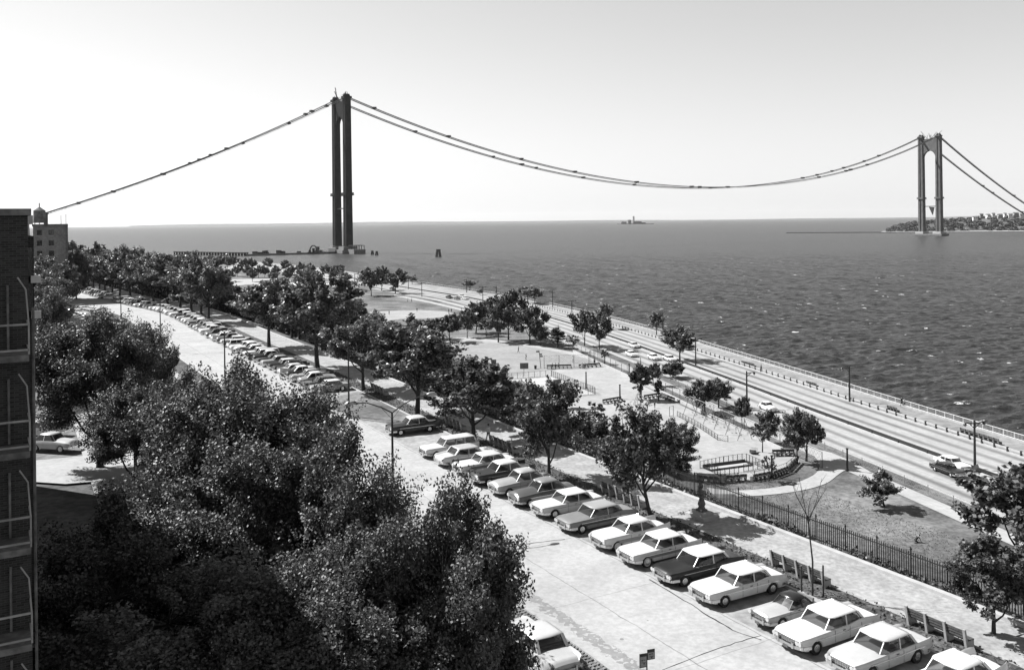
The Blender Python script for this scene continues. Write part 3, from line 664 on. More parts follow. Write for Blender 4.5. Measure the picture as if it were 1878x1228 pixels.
# ================================================================ TREES
def proto(seed, H, R, base, n, leaf, nclump=110, shape='round', m='leaf', clump=0.24, up=0.6, trunk=0.021, bark='bark', limbs=9):
    """a tree of height H and crown radius R whose crown starts at base*H: trunk mesh with limbs, crown mesh of single leaf faces"""
    r = np.random.default_rng(seed); zc = H*(base+1)/2; hz = H*(1-base)/2
    C = []; lobes = []; nl = 22 if H > 11 and R > 4.5 and n > 60000 else (15 if n > 9000 else 9); lr = {22: .30, 15: .34, 9: .42}[nl]
    for k in range(nl*(shape in ('round', 'vase'))):
        z = 1-1.75*(k+.5)/nl; a = k*2.399+r.uniform(-.4, .4); q = np.array([math.sqrt(max(0, 1-z*z))*math.cos(a), math.sqrt(max(0, 1-z*z))*math.sin(a), z])*r.uniform(.52, .86)
        if shape == 'vase': q[:2] *= 0.75+.35*(q[2]+1)/2
        lobes.append((q, lr*r.uniform(.7, 1.25)))
    while lobes and len(C) < nclump:                       # leaves gather in lobes with dark gaps between
        lc, l_ = lobes[len(C) % nl]; q = r.normal(size=3); q /= np.linalg.norm(q); q[2] = q[2]*.8+.1; p = lc+q*l_*r.uniform(.2, 1)**.5
        C.append((p[0]*R*.92, p[1]*R*.92, zc+p[2]*hz*.92))
    while len(C) < nclump:
        q = r.normal(size=3); q /= np.linalg.norm(q)
        k = r.uniform(0.25, 1.0)**0.45
        lump = (1.15 if r.uniform() < .07 else 1.0)*(0.74+0.26*1.0*math.sin(3*math.atan2(q[1], q[0])+seed)*math.cos(4*q[2]+seed*2))
        p = q*k*lump
        if shape == 'cone': t = (p[2]+1)/2; p[:2] *= 1.25*(1-t)+0.12
        elif shape == 'vase': t = (p[2]+1)/2; p[:2] *= 0.62+0.5*t; p[2] = p[2]*.9+.1
        elif shape == 'flat': p[2] *= 0.9
        if shape != 'cone' and p[2] < -0.55 and r.uniform() < 0.6: continue
        C.append((p[0]*R*0.88, p[1]*R*0.88, zc+p[2]*hz*0.9))
    C = np.array(C)
    mb = MB(); lean = r.uniform(-.03, .03, 2)*H
    top = Vector((lean[0], lean[1], H*(base*0.55+0.35) if shape != 'cone' else H*.96)); tr = H*trunk
    mid = Vector((lean[0]*.4+r.uniform(-.1, .1)*tr, lean[1]*.4, H*base*0.6))
    mb.tube([(0, 0, -.4), (0, 0, H*.02), mid, mid.lerp(top, .6), top], [tr*1.5, tr*1.05, tr*.85, tr*.55, tr*.2], 7)
    hubs = []
    for k in range(limbs):
        a = 2*math.pi*(k+r.uniform(-.3, .3))/limbs; hz2 = zc+r.uniform(-.5, .45)*hz; hr = R*r.uniform(.3, .5)*(0.5 if shape == 'cone' else 1)
        h = Vector((hr*math.cos(a), hr*math.sin(a), hz2)); z0 = min(top.z*.97, max(H*base*.75, hz2-R*.6)); t = z0/top.z
        s = Vector((lean[0]*t, lean[1]*t, z0)); m_ = s.lerp(h, .5)+Vector((0, 0, -.04*H if shape != 'vase' else .0))
        mb.tube([s, m_, h], [tr*.5, tr*.34, tr*.24], 5); hubs.append(h)
    hubs.append(top)
    for c in C:
        c = Vector(c); h = min(hubs, key=lambda q: (q-c).length); m_ = h.lerp(c, .55)+Vector((0, 0, -.03*H*r.uniform(-1, 1)))
        mb.tube([h, m_, c], [tr*.2, tr*.12, tr*.04], 4, cap=False)
    per = n//nclump; P = []
    for c in C:
        cr = R*clump*r.uniform(.45, 1.15); g = r.normal(size=(per, 3)); g /= np.linalg.norm(g, axis=1)[:, None]
        g *= (r.uniform(0, 1, per)**0.5)[:, None]; g[:, 2] *= .9
        ax = c-np.array([0, 0, zc-hz*.5]); ax = ax/np.linalg.norm(ax)+r.normal(size=3)*.35; ax /= np.linalg.norm(ax)   # leafy sprays reach outwards
        if shape == 'vase': ax[2] *= .4
        g = g*.72+np.outer(g@ax, ax)*(1.15 if shape != 'conifer' else .7)
        P.append(c+g*cr)
    P = np.concatenate(P); out = P-np.array([0, 0, zc-hz*.3]); out /= np.linalg.norm(out, axis=1)[:, None]+1e-6
    crown = quads('crown', leaves(P, leaf, up, seed, out), 4, M_[m])
    tm = mb.mesh('trunk', [M_[bark]], True)
    return dict(trunk=tm, crown=crown, H=float(np.percentile(P[:, 2], 99.5)), R=float(np.percentile(np.hypot(P[:, 0], P[:, 1]), 93)))
PR = {
 'near': [proto(11, 14, 6.6, .10, 130000, .115, 320, clump=.17), proto(12, 13, 5.6, .10, 104000, .115, 260, clump=.18), proto(13, 11.5, 4.8, .08, 92000, .11, 220, clump=.19)],
 'street': [proto(21, 9, 3.6, .13, 12500, .185, 105, clump=.19), proto(22, 9.5, 3.8, .13, 12500, .19, 105, clump=.19), proto(23, 8.5, 3.2, .13, 11500, .185, 95, 'round', clump=.19)],
 'elm': [proto(31, 13, 5.6, .09, 25000, .24, 170, 'round', 'leaf_mid', clump=.18), proto(32, 12, 5.2, .10, 24000, .24, 160, 'vase', 'leaf_mid', clump=.18), proto(33, 13, 5.4, .08, 25000, .24, 170, 'round', 'leaf_mid', clump=.18)],
 'elm_high': [proto(34, 13, 5.6, .24, 19000, .25, 140, 'round', 'leaf_mid', clump=.17), proto(35, 12, 5.2, .22, 18000, .25, 130, 'vase', 'leaf_mid', clump=.18), proto(36, 13, 5.4, .22, 19000, .25, 140, 'round', 'leaf_mid', clump=.17)],
 'park': [proto(41, 9, 3.8, .16, 7600, .30, 80, 'round', 'leaf'), proto(42, 10, 3.6, .14, 7600, .31, 80, 'round', 'leaf_mid'), proto(43, 8, 3.2, .18, 6600, .29, 70, 'round', 'leaf')],
 'far': [proto(51, 10, 4.4, .12, 3600, .55, 60, 'round', 'leaf_far', up=.9), proto(52, 9, 4.0, .12, 3400, .55, 54, 'round', 'leaf_far', up=.9), proto(53, 11, 4.2, .12, 3600, .55, 60, 'round', 'leaf_far', up=.9)],
 'pale': [proto(61, 7, 3.0, .3, 2600, .40, 40, 'round', 'leaf_pale', up=.9), proto(62, 6.5, 2.8, .35, 2400, .40, 36, 'flat', 'leaf_pale', up=.9)],
 'conifer': [proto(71, 7, 2.0, .15, 1500, .30, 46, 'cone', 'leaf', clump=.22), proto(72, 6, 1.6, .2, 800, .28, 34, 'cone', 'leaf', clump=.2)],
 'bush': [proto(81, 4, 3.4, .02, 6000, .32, 60, 'flat', 'leaf', trunk=.02)],
 'sapling': [proto(91, 5, 1.5, .35, 700, .26, 26, 'round', 'leaf', clump=.28)],
}
cnt = {}
def tree(kind, x, y, z, H, R, label, group=None, name='shade_tree', cat='tree', rz=None, idx=None, lean=None):
    k = cnt.get(kind, 0); cnt[kind] = k+1; p = PR[kind][(k if idx is None else idx) % len(PR[kind])]
    e = empty(name, (x, y, z), rnd.uniform(0, 6.28) if rz is None else rz, label, cat, group, sc=(R/p['R'], R/p['R'], H/p['H']))
    if lean: e.rotation_euler = (lean[0], lean[1], e.rotation_euler[2])
    place('trunk', p['trunk'], e); place('crown', p['crown'], e); return e
def tree_px(kind, u, vb, vt, hw, label, group=None, z=None, **k):
    """tree whose foot is seen at (u, vb), top at height of row vt, half crown width hw pixels"""
    if z is None: x, y, z = G(u, vb)
    else: x, y = W(u, vb, z)
    H = (vb-vt)*y/FPX; return tree(kind, x, y, z-.05, H, hw*y/FPX, label, group, **k)
# --- big trees below the camera, left of the street
for (x, y, H, R, i, lb) in (
    (-15.6, 53, 13.1, 5.2, 0, 'largest broad crowned tree in the lower left, between the brick building and the street'),
    (-9.3, 43.5, 11.6, 3.9, 1, 'large dark tree at lower centre with its crown against the street'),
    (-2.6, 36.3, 10.8, 3.2, 2, 'dark tree at the bottom centre, nearest the camera beside the cobbled median'),
    (-17.0, 40, 9.4, 4.4, 1, 'dark shaded tree at the bottom left close to the brick building'),
    (-11.5, 34.0, 9.0, 4.4, 2, 'dark shaded tree at the bottom edge below the largest crown'),
    (-6.0, 35.0, 9.6, 3.8, 0, 'dark tree at the bottom edge, left of the one beside the cobbled median'),
    (-8.6, 32.6, 8.6, 3.6, 1, 'dark low tree at the very bottom edge, left of centre under the large dark ones'),
    (-13.0, 45.5, 10.6, 4.4, 2, 'dark tree directly below the largest broad crown'),
    (-37.0, 82, 13.5, 5.6, 0, 'large round tree in the left middle above the bright driveway'),
    (-37.6, 94, 11.2, 3.1, 2, 'tree with feathery edge reaching the street right of the large round left tree'),
    (-31.0, 75.5, 9.2, 3.9, 1, 'low dark tree filling the shade right of the bright driveway under the large round tree'),
    (-25.0, 68, 10.6, 3.6, 1, 'shaded tree behind the left part of the largest lower left crown'),
    (-58.0, 112, 11.5, 2.6, 2, 'smaller rounded tree just right of the brick building corner')):
    tree('near', x, y, ZR, H, R, lb, 'trees between the buildings and the street', idx=i)
for k, (u, vb, vt, hw) in enumerate(((70, 600, 500, 40), (100, 585, 478, 36), (118, 566, 490, 30), (78, 560, 470, 34), (112, 548, 468, 28), (140, 548, 462, 26))):
    x, y = W(u, vb, ZR); H = (vb-vt)*y/FPX; tree('elm', x, y, ZR, H, hw*y/FPX, f'{ordinal(k+1)} nearest of the dark trees beside the left carriageway, right of the hazy block', 'trees beside the left carriageway')
# --- street trees on the planting strip
for (u, vb, vt, hw, kd, i, lb) in (
    (1195, 950, 742, 68, 'street', 0, 'street tree right of centre with dense crown hiding the playground edge, beside the bench'),
    (1007, 880, 700, 62, 'street', 1, 'street tree beside the dark parked sedans, second from the right of the row'),
    (870, 811, 655, 78, 'street', 2, 'street tree behind the hatched pale parked car beyond the grass island'),
    (765, 762, 596, 78, 'elm_high', 1, 'spreading feathery street tree at the right end of the grass island'),
    (666, 716, 590, 66, 'elm_high', 0, 'feathery street tree at the far end of the grass island'),
    (582, 676, 500, 76, 'elm_high', 2, 'tallest dense street tree beyond the grass island'),
    (493, 639, 512, 56, 'elm_high', 1, 'wide feathery street tree beside the long row of parked cars, next beyond the tallest one'),
    (382, 592, 484, 46, 'elm_high', 2, 'street tree left of the wide feathery one, beside the long row of parked cars')):
    tree_px(kd, u, vb, vt, hw, lb, 'trees along the street pavement', z=ZR+.1, idx=i, **(dict(rz=0.0, lean=(0, -0.15)) if u == 1195 else {}))
s = ROAD.s_at_y(214); k = 0
while s < ROAD.s_at_y(560):
    p, t, n = ROAD.at(s, 7.0+rnd.uniform(-.4, .4)); k += 1
    tree('elm_high' if p.y < 300 else 'far', p.x, p.y, ZR+.1, rnd.uniform(12, 15.5), rnd.uniform(4.8, 6.2), f'{ordinal(k)} tree of the far street row, counted away beyond the sharply seen ones', 'trees along the street pavement'); s += rnd.uniform(9.5, 12.5)
# --- trees on the bank below the street, kept under the photograph's skyline of crowns
SKY = [(60, 470), (120, 462), (160, 445), (200, 436), (250, 448), (300, 466), (360, 474), (400, 505), (450, 522), (520, 512), (600, 505), (640, 530), (690, 585), (760, 600), (850, 668), (900, 680), (960, 700), (1030, 745), (1060, 790), (1080, 830), (1400, 2000)]
def skyline(u): return float(np.interp(u, [a for a, _ in SKY], [b for _, b in SKY]))
bank = {}
placed = [(o.location.x, o.location.y) for o in bpy.data.objects if o.get('category') == 'tree']
r = random.Random(21); k = 0; tries = 0
while k < 120 and tries < 12000:
    tries += 1; Y = r.uniform(70, 560)**1.0; s = ROAD.s_at_y(Y); o = r.uniform(15, 24+Y*.12); p, t, n = ROAD.at(s, o); z = T1(p.x, p.y)
    H = r.uniform(8.5, 13.5) if Y > 120 else r.uniform(5.5, 8); R = H*r.uniform(.40, .5)
    if any((p.x-a)**2+(p.y-b)**2 < (R*.8+1.6)**2 for a, b in placed): continue
    ok = True
    for du in (-.8, 0, .8):
        u, v = PX(p.x+du*R, p.y, z+H*(1 if du == 0 else .75))
        if v < skyline(u)+(6 if Y < 260 else 2): ok = False
    if not ok or not (60 < u < 1075): continue
    placed.append((p.x, p.y)); k += 1
    kd = 'street' if Y < 130 else ('elm' if Y < 230 else 'far')
    grp = 'bank trees near the playground' if Y < 150 else ('bank trees beside the parked row' if Y < 300 else 'distant bank trees near the bend')
    e = tree(kd, p.x, p.y, z-.1, H, R, 'tree', grp); bank.setdefault(grp, []).append((PX(p.x, p.y, z)[0], e))
# the row of crowns standing just behind the wall, seen between the street trees
r = random.Random(33); k = 0
WL = [(PX(*ROAD.at(a, 12.4)[0], ZR)) for a in np.arange(ROAD.s_at_y(60), ROAD.s_at_y(330), 2)]; WL.sort()
u = 330
while u < 1250:
    wv = float(np.interp(u, [a for a, _ in WL], [b for _, b in WL])); vb = wv-r.uniform(.04, .09)*(wv-400); x, y, z = G(u, vb)
    far_ = y > 150; vt = max(skyline(u)+r.uniform(4, 26) if u < 1070 else 0, vb-9.5*FPX/y); H = (vb-vt)*y/FPX
    if u > 1070: H = r.uniform(2.2, 4.0)
    R = max(1.8, min(5.6, H*r.uniform(.55, .72))); k += 1
    tree('street' if y < 130 else 'elm', x, y, z-.1, H, R, f'tree close behind the pavement wall, {ordinal(k)} counted from the far end', 'trees close behind the pavement wall', idx=r.randrange(3)); placed.append((x, y))
    u += r.uniform(.7, .95)*R*FPX/y*.8
# left of the carriageways far away and round the far bend
r = random.Random(5); k = 0; tries = 0
while k < 46 and tries < 4000:
    tries += 1; Y = r.uniform(170, 620); s = ROAD.s_at_y(Y); o = -r.uniform(26, 55); p, t, n = ROAD.at(s, o); H = r.uniform(10, 14); R = H*.4
    if any((p.x-a)**2+(p.y-b)**2 < (R+2)**2 for a, b in placed): continue
    u, v = PX(p.x, p.y, ZR+H)
    if v < skyline(u)-8 or u < 40: continue
    placed.append((p.x, p.y)); k += 1
    e = tree('far' if Y > 260 else 'elm', p.x, p.y, ZR, H, R, 'tree', 'trees left of the far carriageway'); bank.setdefault('trees left of the far carriageway', []).append((PX(p.x, p.y, ZR)[0], e))
for grp, ls in bank.items():
    ls.sort(key=lambda q: q[0])
    for i, (u, e) in enumerate(ls): e['label'] = f'{ordinal(i+1)} from the left of the dense {grp}'
# --- young trees in rows on the level park far off
for k, (a, b) in enumerate([(30, 270), (90, 350), (200, 320), (250, 300), (330, 300), (400, 320), (460, 310), (500, 390), (590, 400), (640, 330), (700, 400), (790, 330), (760, 400), (870, 400), (960, 350), (980, 440), (1110, 370), (1090, 450), (1200, 380), (1330, 390), (1440, 400), (1480, 400), (560, 330), (150, 400), (640, 440), (850, 450), (1250, 450), (20, 420), (300, 400), (420, 440), (1010, 400), (1160, 430)]):
    u = 340+a/5.217; vc = 420+b/5.217; vb = vc+12; x, y = W(u, vb, ZP); tree('far', x, y, ZP, 22*y/FPX, 9.3*y/FPX, f'small round tree of the far lawn rows, {ordinal(k+1)} in reading order', 'small trees in rows on the far lawn')
# --- trees on the level park and along the parkway
L = [('far', 681, 542.5, 491, 20, 'left one of the three round lawn trees near the parkway bend'), ('far', 700, 532.5, 490, 17, 'middle and farthest of the three round lawn trees near the parkway bend'),
 ('far', 725, 538, 495, 19, 'right one of the three round lawn trees near the parkway bend'), ('far', 616, 522, 487, 17, 'round tree left of the three lawn trees, at the crown skyline'), ('far', 637, 518, 503, 9, 'small tree left of the three round lawn trees'),
 ('pale', 756, 521, 504, 9, 'small pale tree on the promenade left of the far lamps'), ('pale', 861, 533, 514, 12, 'pale leaning tree on the promenade between two far lamps'), ('pale', 880, 541, 530, 6, 'smallest pale tree on the promenade'),
 ('pale', 968, 556, 526, 17, 'left tree of the pale topped pair on the seawall promenade'), ('pale', 981, 558, 526, 15, 'right leaning tree of the pale topped pair on the seawall promenade'),
 ('park', 932.6, 623, 534, 30, 'tallest dark tree of the clump behind the ball field'), ('park', 914, 627.6, 560, 24, 'front left tree of the clump behind the ball field'), ('park', 901, 594, 547, 19, 'rear tree of the clump behind the ball field'),
 ('park', 873, 610, 554, 24, 'left round tree of the clump behind the ball field'), ('park', 857, 619, 572, 15, 'slim tree at the left of the clump behind the ball field'), ('park', 892, 616, 582, 15, 'short tree under the clump behind the ball field'),
 ('park', 972, 631, 563, 31, 'broad dark tree at the right of the clump behind the ball field'), ('park', 992, 634, 600, 16, 'low tree under the broad dark one behind the ball field'), ('conifer', 1022, 638, 601, 14, 'bushy small tree right of the clump behind the ball field'),
 ('park', 825.6, 627, 577, 21, 'dark tree on the left edge of the ball field'), ('park', 800, 622, 583, 24, 'wide tree left of the ball field edge'), ('park', 770, 628, 588, 26, 'wide tree below the sandy infield'), ('conifer', 754, 612, 574, 12, 'small dark tree standing up before the sandy infield'),
 ('sapling', 1050.6, 645, 614, 12, 'slender young tree behind the benches of the ball field'), ('park', 1072, 634, 570, 22, 'left tree of the dark pair beside the parkway'), ('park', 1100, 641, 574, 23, 'right tree of the dark pair beside the parkway'),
 ('pale', 1110, 603, 557, 14, 'pale topped tree rising behind the dark pair beside the parkway'), ('sapling', 1109, 668, 640, 8, 'small twiggy tree by the corner of the playground fence'),
 ('pale', 1204, 614, 571, 18, 'thin pale tree on the promenade left of the lamp with bent arm'), ('park', 1246.7, 661, 597, 30, 'round tree standing in the parkway median'), ('park', 1199, 707, 667, 14, 'small tree on the verge by the oncoming cars'),
 ('bush', 1233, 693, 664, 20, 'dense round bush on the verge below the parkway cars'), ('conifer', 1174.6, 733, 667, 19, 'narrow tree with level branches growing from the playground paving'), ('conifer', 1208, 735, 690, 8, 'small narrow tree near the curved benches of the playground'),
 ('conifer', 1034, 748, 703, 14, 'small narrow tree just outside the basketball court'), ('park', 1288, 757, 696, 27, 'left tree of the pair behind the swings'), ('park', 1318, 748, 694, 26, 'right tree of the pair behind the swings'),
 ('park', 1361.6, 783, 729, 16, 'slim tree behind the right end of the swings'), ('sapling', 1398.4, 829, 778, 18, 'sparse tree on the paving between swings and sandbox'), ('park', 1408, 812, 752, 20, 'tree by the black pole behind the sandbox'),
 ('sapling', 1410, 883, 836, 13, 'thin young tree among the benches round the sandbox'), ('park', 1462, 850, 753, 28, 'left tree of the pair on the grass ring by the path'), ('park', 1478, 845, 758, 30, 'right tree of the pair on the grass ring by the path'),
 ('park', 1866, 1042, 860, 92, 'large tree on the lawn at the right edge of the photo'), ('street', 1822, 1170, 985, 72, 'bushy tree below the large one at the right edge, against the iron fence'), ('street', 1880, 1150, 1000, 60, 'second bushy tree at the right edge behind the iron fence'),
 ('sapling', 1090, 800, 740, 26, 'thin leaved tree on the bank left of the dense street tree'), ('street', 1245, 870, 772, 34, 'slender tree on the bank right of the dense street tree'), ('bush', 1075, 815, 770, 40, 'spreading shrub on the bank left of the dense street tree')]
for kd, u, vb, vt, hw, lb in L:
    if kd == 'bush' or 'bank' in lb or 'right edge' in lb: x, y, z = G(u, vb)
    else: x, y = W(u, vb, ZP); z = ZP
    H = (vb-vt)*y/FPX
    tree(kd, x, y, z-.05, H, hw*y/FPX, lb, None, name='shrub' if kd == 'bush' else ('conifer_tree' if kd == 'conifer' else 'park_tree'), cat='shrub' if kd == 'bush' else 'tree')
x, y = W(1620, 930, 9.0); x, y, z = G(1622, 930)
tree('park', x, y, z, 4.6, 2.3, 'small leaning tree alone on the lawn inside the iron fence', name='park_tree', lean=(math.radians(8), math.radians(-14)), rz=0)
# --- bare staked sapling by the street
x, y = W(1490, 1092, ZR+.13); r = random.Random(2)
e = empty('young_tree', (x, y, ZR+.1), 0, 'tall leafless young tree between two stakes on the planting strip', 'tree')
mb = MB(); mb.tube([(0, 0, 0), (.03, 0, 2), (-.12, .05, 3.6), (-.2, 0, 4.6)], [.06, .05, .04, .03], 6); mb.build('trunk', M_['bark'], e)
mb = MB()
for (a, dx, h) in ((0, -1.1, 2.3), (1, .9, 2.5), (2, .2, 1.6), (.5, 1.2, 1.7), (2.5, -.5, 2.6)):
    b = Vector((-.2, 0, 4.4+r.uniform(-.5, .1))); c = b+Vector((dx*.5, r.uniform(-.3, .3), h*.5)); d = b+Vector((dx, r.uniform(-.6, .6), h)); mb.tube([b, c, d], [.03, .02, .008], 4)
    for q in range(3): f = b.lerp(d, r.uniform(.4, .9)); mb.tube([f, f+Vector((r.uniform(-.4, .4), r.uniform(-.4, .4), .5))], [.014, .005], 3)
mb.build('branches', M_['bark'], e)
for dx in (-.62, .62):
    st = empty('tree_stake', (x+dx, y, ZR+.1), 0, ('left' if dx < 0 else 'right')+' wooden stake beside the leafless young tree', 'stake', 'stakes of the young tree')
    mb = MB(); mb.tube([(0, 0, -.1), (0, 0, 1.75)], .05, 6); mb.build('post', M_['bark'], st); mb = MB(); mb.disc((0, 0, 1.75), .055, .05, 6); mb.build('top', M_['bark_light'], st)
# ================================================================ CARS
def interp(x, tab): return float(np.interp(x, [a for a, _ in tab], [b for _, b in tab]))
STY = {
 # L, W, belt, H, fender tops (front, mid, rear), hood, deck, fin, greenhouse: base rear, base front, roof rear, roof front
 'fin59': dict(L=5.6, W=2.02, H=1.43, belt=.93, zf=.86, zr=.98, hood=.88, deck=.86, fin=.26, gb=(-1.60, 1.05), gr=(-1.18, .64), rw=.80, flat=1, lights=4),
 'square61': dict(L=5.3, W=1.95, H=1.42, belt=.92, zf=.87, zr=.90, hood=.86, deck=.86, fin=.04, gb=(-1.5, .95), gr=(-1.12, .55), rw=.79, flat=1, lights=4),
 'sedan57': dict(L=5.2, W=1.92, H=1.50, belt=.98, zf=.93, zr=1.02, hood=.92, deck=.90, fin=.13, gb=(-1.5, .95), gr=(-1.02, .50), rw=.76, flat=0, lights=2),
 'round52': dict(L=5.0, W=1.86, H=1.58, belt=1.02, zf=.88, zr=.86, hood=.97, deck=.93, fin=0, gb=(-1.5, .85), gr=(-.95, .40), rw=.72, flat=0, lights=2),
 'convertible': dict(L=4.3, W=1.60, H=1.28, belt=.84, zf=.80, zr=.82, hood=.80, deck=.78, fin=0, gb=(-1.2, .55), gr=(-.75, .12), rw=.72, flat=0, lights=2),
 'wagon': dict(L=5.2, W=1.94, H=1.52, belt=.96, zf=.90, zr=.94, hood=.89, deck=.9, fin=.03, gb=(-2.35, .95), gr=(-2.15, .52), rw=.76, flat=1, lights=2),
}
def car_meshes(st, seg=52):
    d = STY[st]; L, Wd = d['L'], d['W']; h = L/2; xf, xr = h-.95, -h+1.22; rw = .335; out = {}
    # body: sections swept from tail to nose
    mb = MB(); nx = seg; S = []
    for i in range(nx+1):
        x = -h+L*i/nx; e = min(h-x, x+h); rnd_ = 1-.13*max(0, 1-e/.5)**2; w = Wd/2*rnd_*(1-.03*max(0, (x-h*.3)/h))
        arch = 0
        for xw in (xf, xr):
            q = .43**2-(x-xw)**2
            if q > 0: arch = max(arch, math.sqrt(q)*.92+.30)
        zb = .26+.10*max(0, 1-e/.35)
        zs = interp(x, [(-h, d['zr']+d['fin']), (-h+.5, d['zr']+d['fin']*.85), (-.4, d['belt']-.02), (.6, d['belt']-.03), (h-.3, d['zf']), (h, d['zf']-.05)])
        zd = interp(x, [(-h, d['deck']-.16), (-h+.18, d['deck']-.02), (-h+.6, d['deck']), (d['gb'][0], d['belt']), (d['gb'][1], d['belt']), (h-.6, d['hood']), (h-.16, d['hood']-.05), (h, d['hood']-.2)])
        cr = .035 if d['flat'] else (.15 if st == 'round52' else .08)
        if d['zf'] < d['hood']: zs = min(zs, zd+.1)
        ins = .80 if d['fin'] or not d['flat'] else .9
        prof = [(0, zb), (w*.80, zb), (w*.96, max(zb+.03, arch-.01)), (w, max(.48, arch)), (w*1.0, max(.66, arch+.02)), (w*.965, zs-.05), (w*.93, zs), (w*(ins+.03), (zs*.6+zd*.4)), (w*ins*.95, zd), (w*.45, zd+cr*.75), (0, zd+cr)]
        S.append([(x, y, z) for y, z in prof]+[(x, -y, z) for y, z in prof[-2:0:-1]])
    m = len(S[0]); F = [(i*m+k, i*m+(k+1) % m, (i+1)*m+(k+1) % m, (i+1)*m+k) for i in range(nx) for k in range(m)]
    V = [p for s in S for p in s]; mb.add(V, F+[tuple(range(m)), tuple(nx*m+k for k in range(m-1, -1, -1))]); out['body'] = mb.mesh('body', [M_['iron']], False)
    me = out['body']; me.polygons.foreach_set('use_smooth', [len(p.vertices) == 4 for p in me.polygons]); me.set_sharp_from_angle(angle=math.radians(32)) if hasattr(me, 'set_sharp_from_angle') else None
    # greenhouse ring points
    bw_, tw = Wd/2*.87, Wd/2*d['rw']; (b0, b1), (t0, t1) = d['gb'], d['gr']; zb, zt = d['belt']-.02, d['H']-.05
    def ring(x0, x1, w, z, k=.16): return [(x0, -w*.9, z), (x0+.12, -w, z), (x1-.22, -w, z), (x1, -w*.86, z), (x1+k*.35, 0, z), (x1, w*.86, z), (x1-.22, w, z), (x0+.12, w, z), (x0, w*.9, z), (x0-.05, 0, z)]
    rb, rt = ring(b0, b1, bw_, zb), ring(t0, t1, tw, zt)
    def pane(idx, sh=.0, name='window'):
        g = MB(); n = len(idx); g.add([rb[i] for i in idx]+[rt[i] for i in idx], [(k, k+1, n+k+1, n+k) for k in range(n-1)]); return g.mesh(name, [M_['glass']])
    out['windscreen'] = pane((3, 4, 5)); out['rear_window'] = pane((8, 9, 0)); out['sideL'] = pane((6, 7)); out['sideR'] = pane((1, 2)); 
    # corner quarter panes belong to the screens' wrap
    for q_, (a, b) in enumerate(((2, 3), (5, 6), (7, 8), (0, 1))): g = MB(); g.add([rb[a], rb[b], rt[b], rt[a]], [(0, 1, 2, 3)]); out['quarter%d' % q_] = g.mesh('quarter_window', [M_['glass']])
    # roof
    g = MB(); ex = 1.05; cx = (t0+t1)/2
    def sc(r, k, z): return [(cx+(p[0]-cx)*k, p[1]*k, z) for p in r]
    dome = .05 if d['flat'] else .13
    rr = [sc(rt, 1.0, zt-.01), sc(rt, ex, zt+.005), sc(rt, ex*.985, zt+.035), sc(rt, .78, zt+.035+dome*.65), sc(rt, .4, zt+.035+dome)]
    n = len(rt); V = [p for r in rr for p in r]; F = [(i*n+k, i*n+(k+1) % n, (i+1)*n+(k+1) % n, (i+1)*n+k) for i in range(4) for k in range(n)]
    g.add(V, F+[tuple(4*n+k for k in range(n)), tuple(range(n-1, -1, -1))]); out['roof'] = g.mesh('roof', [M_['iron']], True)
    # pillars
    g = MB()
    for i, wd in ((3, .05), (5, .05), (0, .16), (8, .16)): g.beam(rb[i], rt[i], wd, wd*.7)
    for sy, (i, j) in ((-1, (1, 2)), (1, (7, 6))):
        for t in ((.5,) if st != 'wagon' else (.36, .68)):
            a = Vector(rb[i]).lerp(Vector(rb[j]), t); b = Vector(rt[i]).lerp(Vector(rt[j]), t); g.beam(a+Vector((0, sy*.005, 0)), b+Vector((0, sy*.005, 0)), .07, .05)
    for i in range(n): g.beam(Vector(rb[i])+Vector((0, 0, .0)), Vector(rb[(i+1) % n]), .035, .03)
    out['pillars'] = g.mesh('pillars', [M_['chrome'] if False else M_['iron']])
    g = MB(); g.box(((b0+b1)/2-.75, 0, .72), (.5, Wd*.68, .42)); g.box(((b0+b1)/2-1.0, 0, .92), (.14, Wd*.68, .34)); g.box(((b0+b1)/2+.1, 0, .72), (.5, Wd*.68, .42)); g.box(((b0+b1)/2-.16, 0, .92), (.14, Wd*.68, .34)); out['seats'] = g.mesh('seats', [M_['seat']])
    g = MB(); g.box(((b0+b1)/2, 0, .60), ((b1-b0)*.9, Wd*.8, .5)); out['cabin'] = g.mesh('cabin_floor', [M_['dark_in']])
    # wheel, axis y
    g = MB(); g.disc((0, 0, 0), rw, .20, 20, 'y'); out['tyre'] = g.mesh('tyre', [M_['rubber']], False)
    g = MB(); g.disc((0, .101, 0), rw*.76, .006, 20, 'y'); out['wall'] = g.mesh('whitewall', [M_['whitewall']])
    g = MB(); g.disc((0, .105, 0), rw*.5, .02, 14, 'y'); g.disc((0, .12, 0), rw*.25, .03, 10, 'y'); out['hub'] = g.mesh('hubcap', [M_['hub']])
    # bumpers wrap round the ends
    for nm, s in (('front_bumper', 1), ('rear_bumper', -1)):
        g = MB(); w = Wd/2*.98; P3 = [(s*(h-.55), -w-.01, .46), (s*(h-.08), -w*.93, .46), (s*(h+.07), -w*.55, .46), (s*(h+.09), 0, .46), (s*(h+.07), w*.55, .46), (s*(h-.08), w*.93, .46), (s*(h-.55), w+.01, .46)]
        for a, b in zip(P3[:-1], P3[1:]): g.beam(a, b, .07, .15)
        for q in (-.45, .45): g.box((s*(h+.10), q, .5), (.09, .1, .26))
        out[nm] = g.mesh(nm, [M_['chrome']])
    g = MB(); g.box((h-.015, 0, .64), (.05, Wd*.74, .22))
    out['grille'] = g.mesh('grille', [M_['dark_in']])
    g = MB()
    for q in (.54, .59, .64, .69, .745): g.box((h+.015, 0, q), (.03, Wd*.76, .022))
    for q in range(-5, 6): g.box((h+.02, q*Wd*.07, .64), (.018, .016, .2))
    out['bars'] = g.mesh('grille_bars', [M_['chrome']])
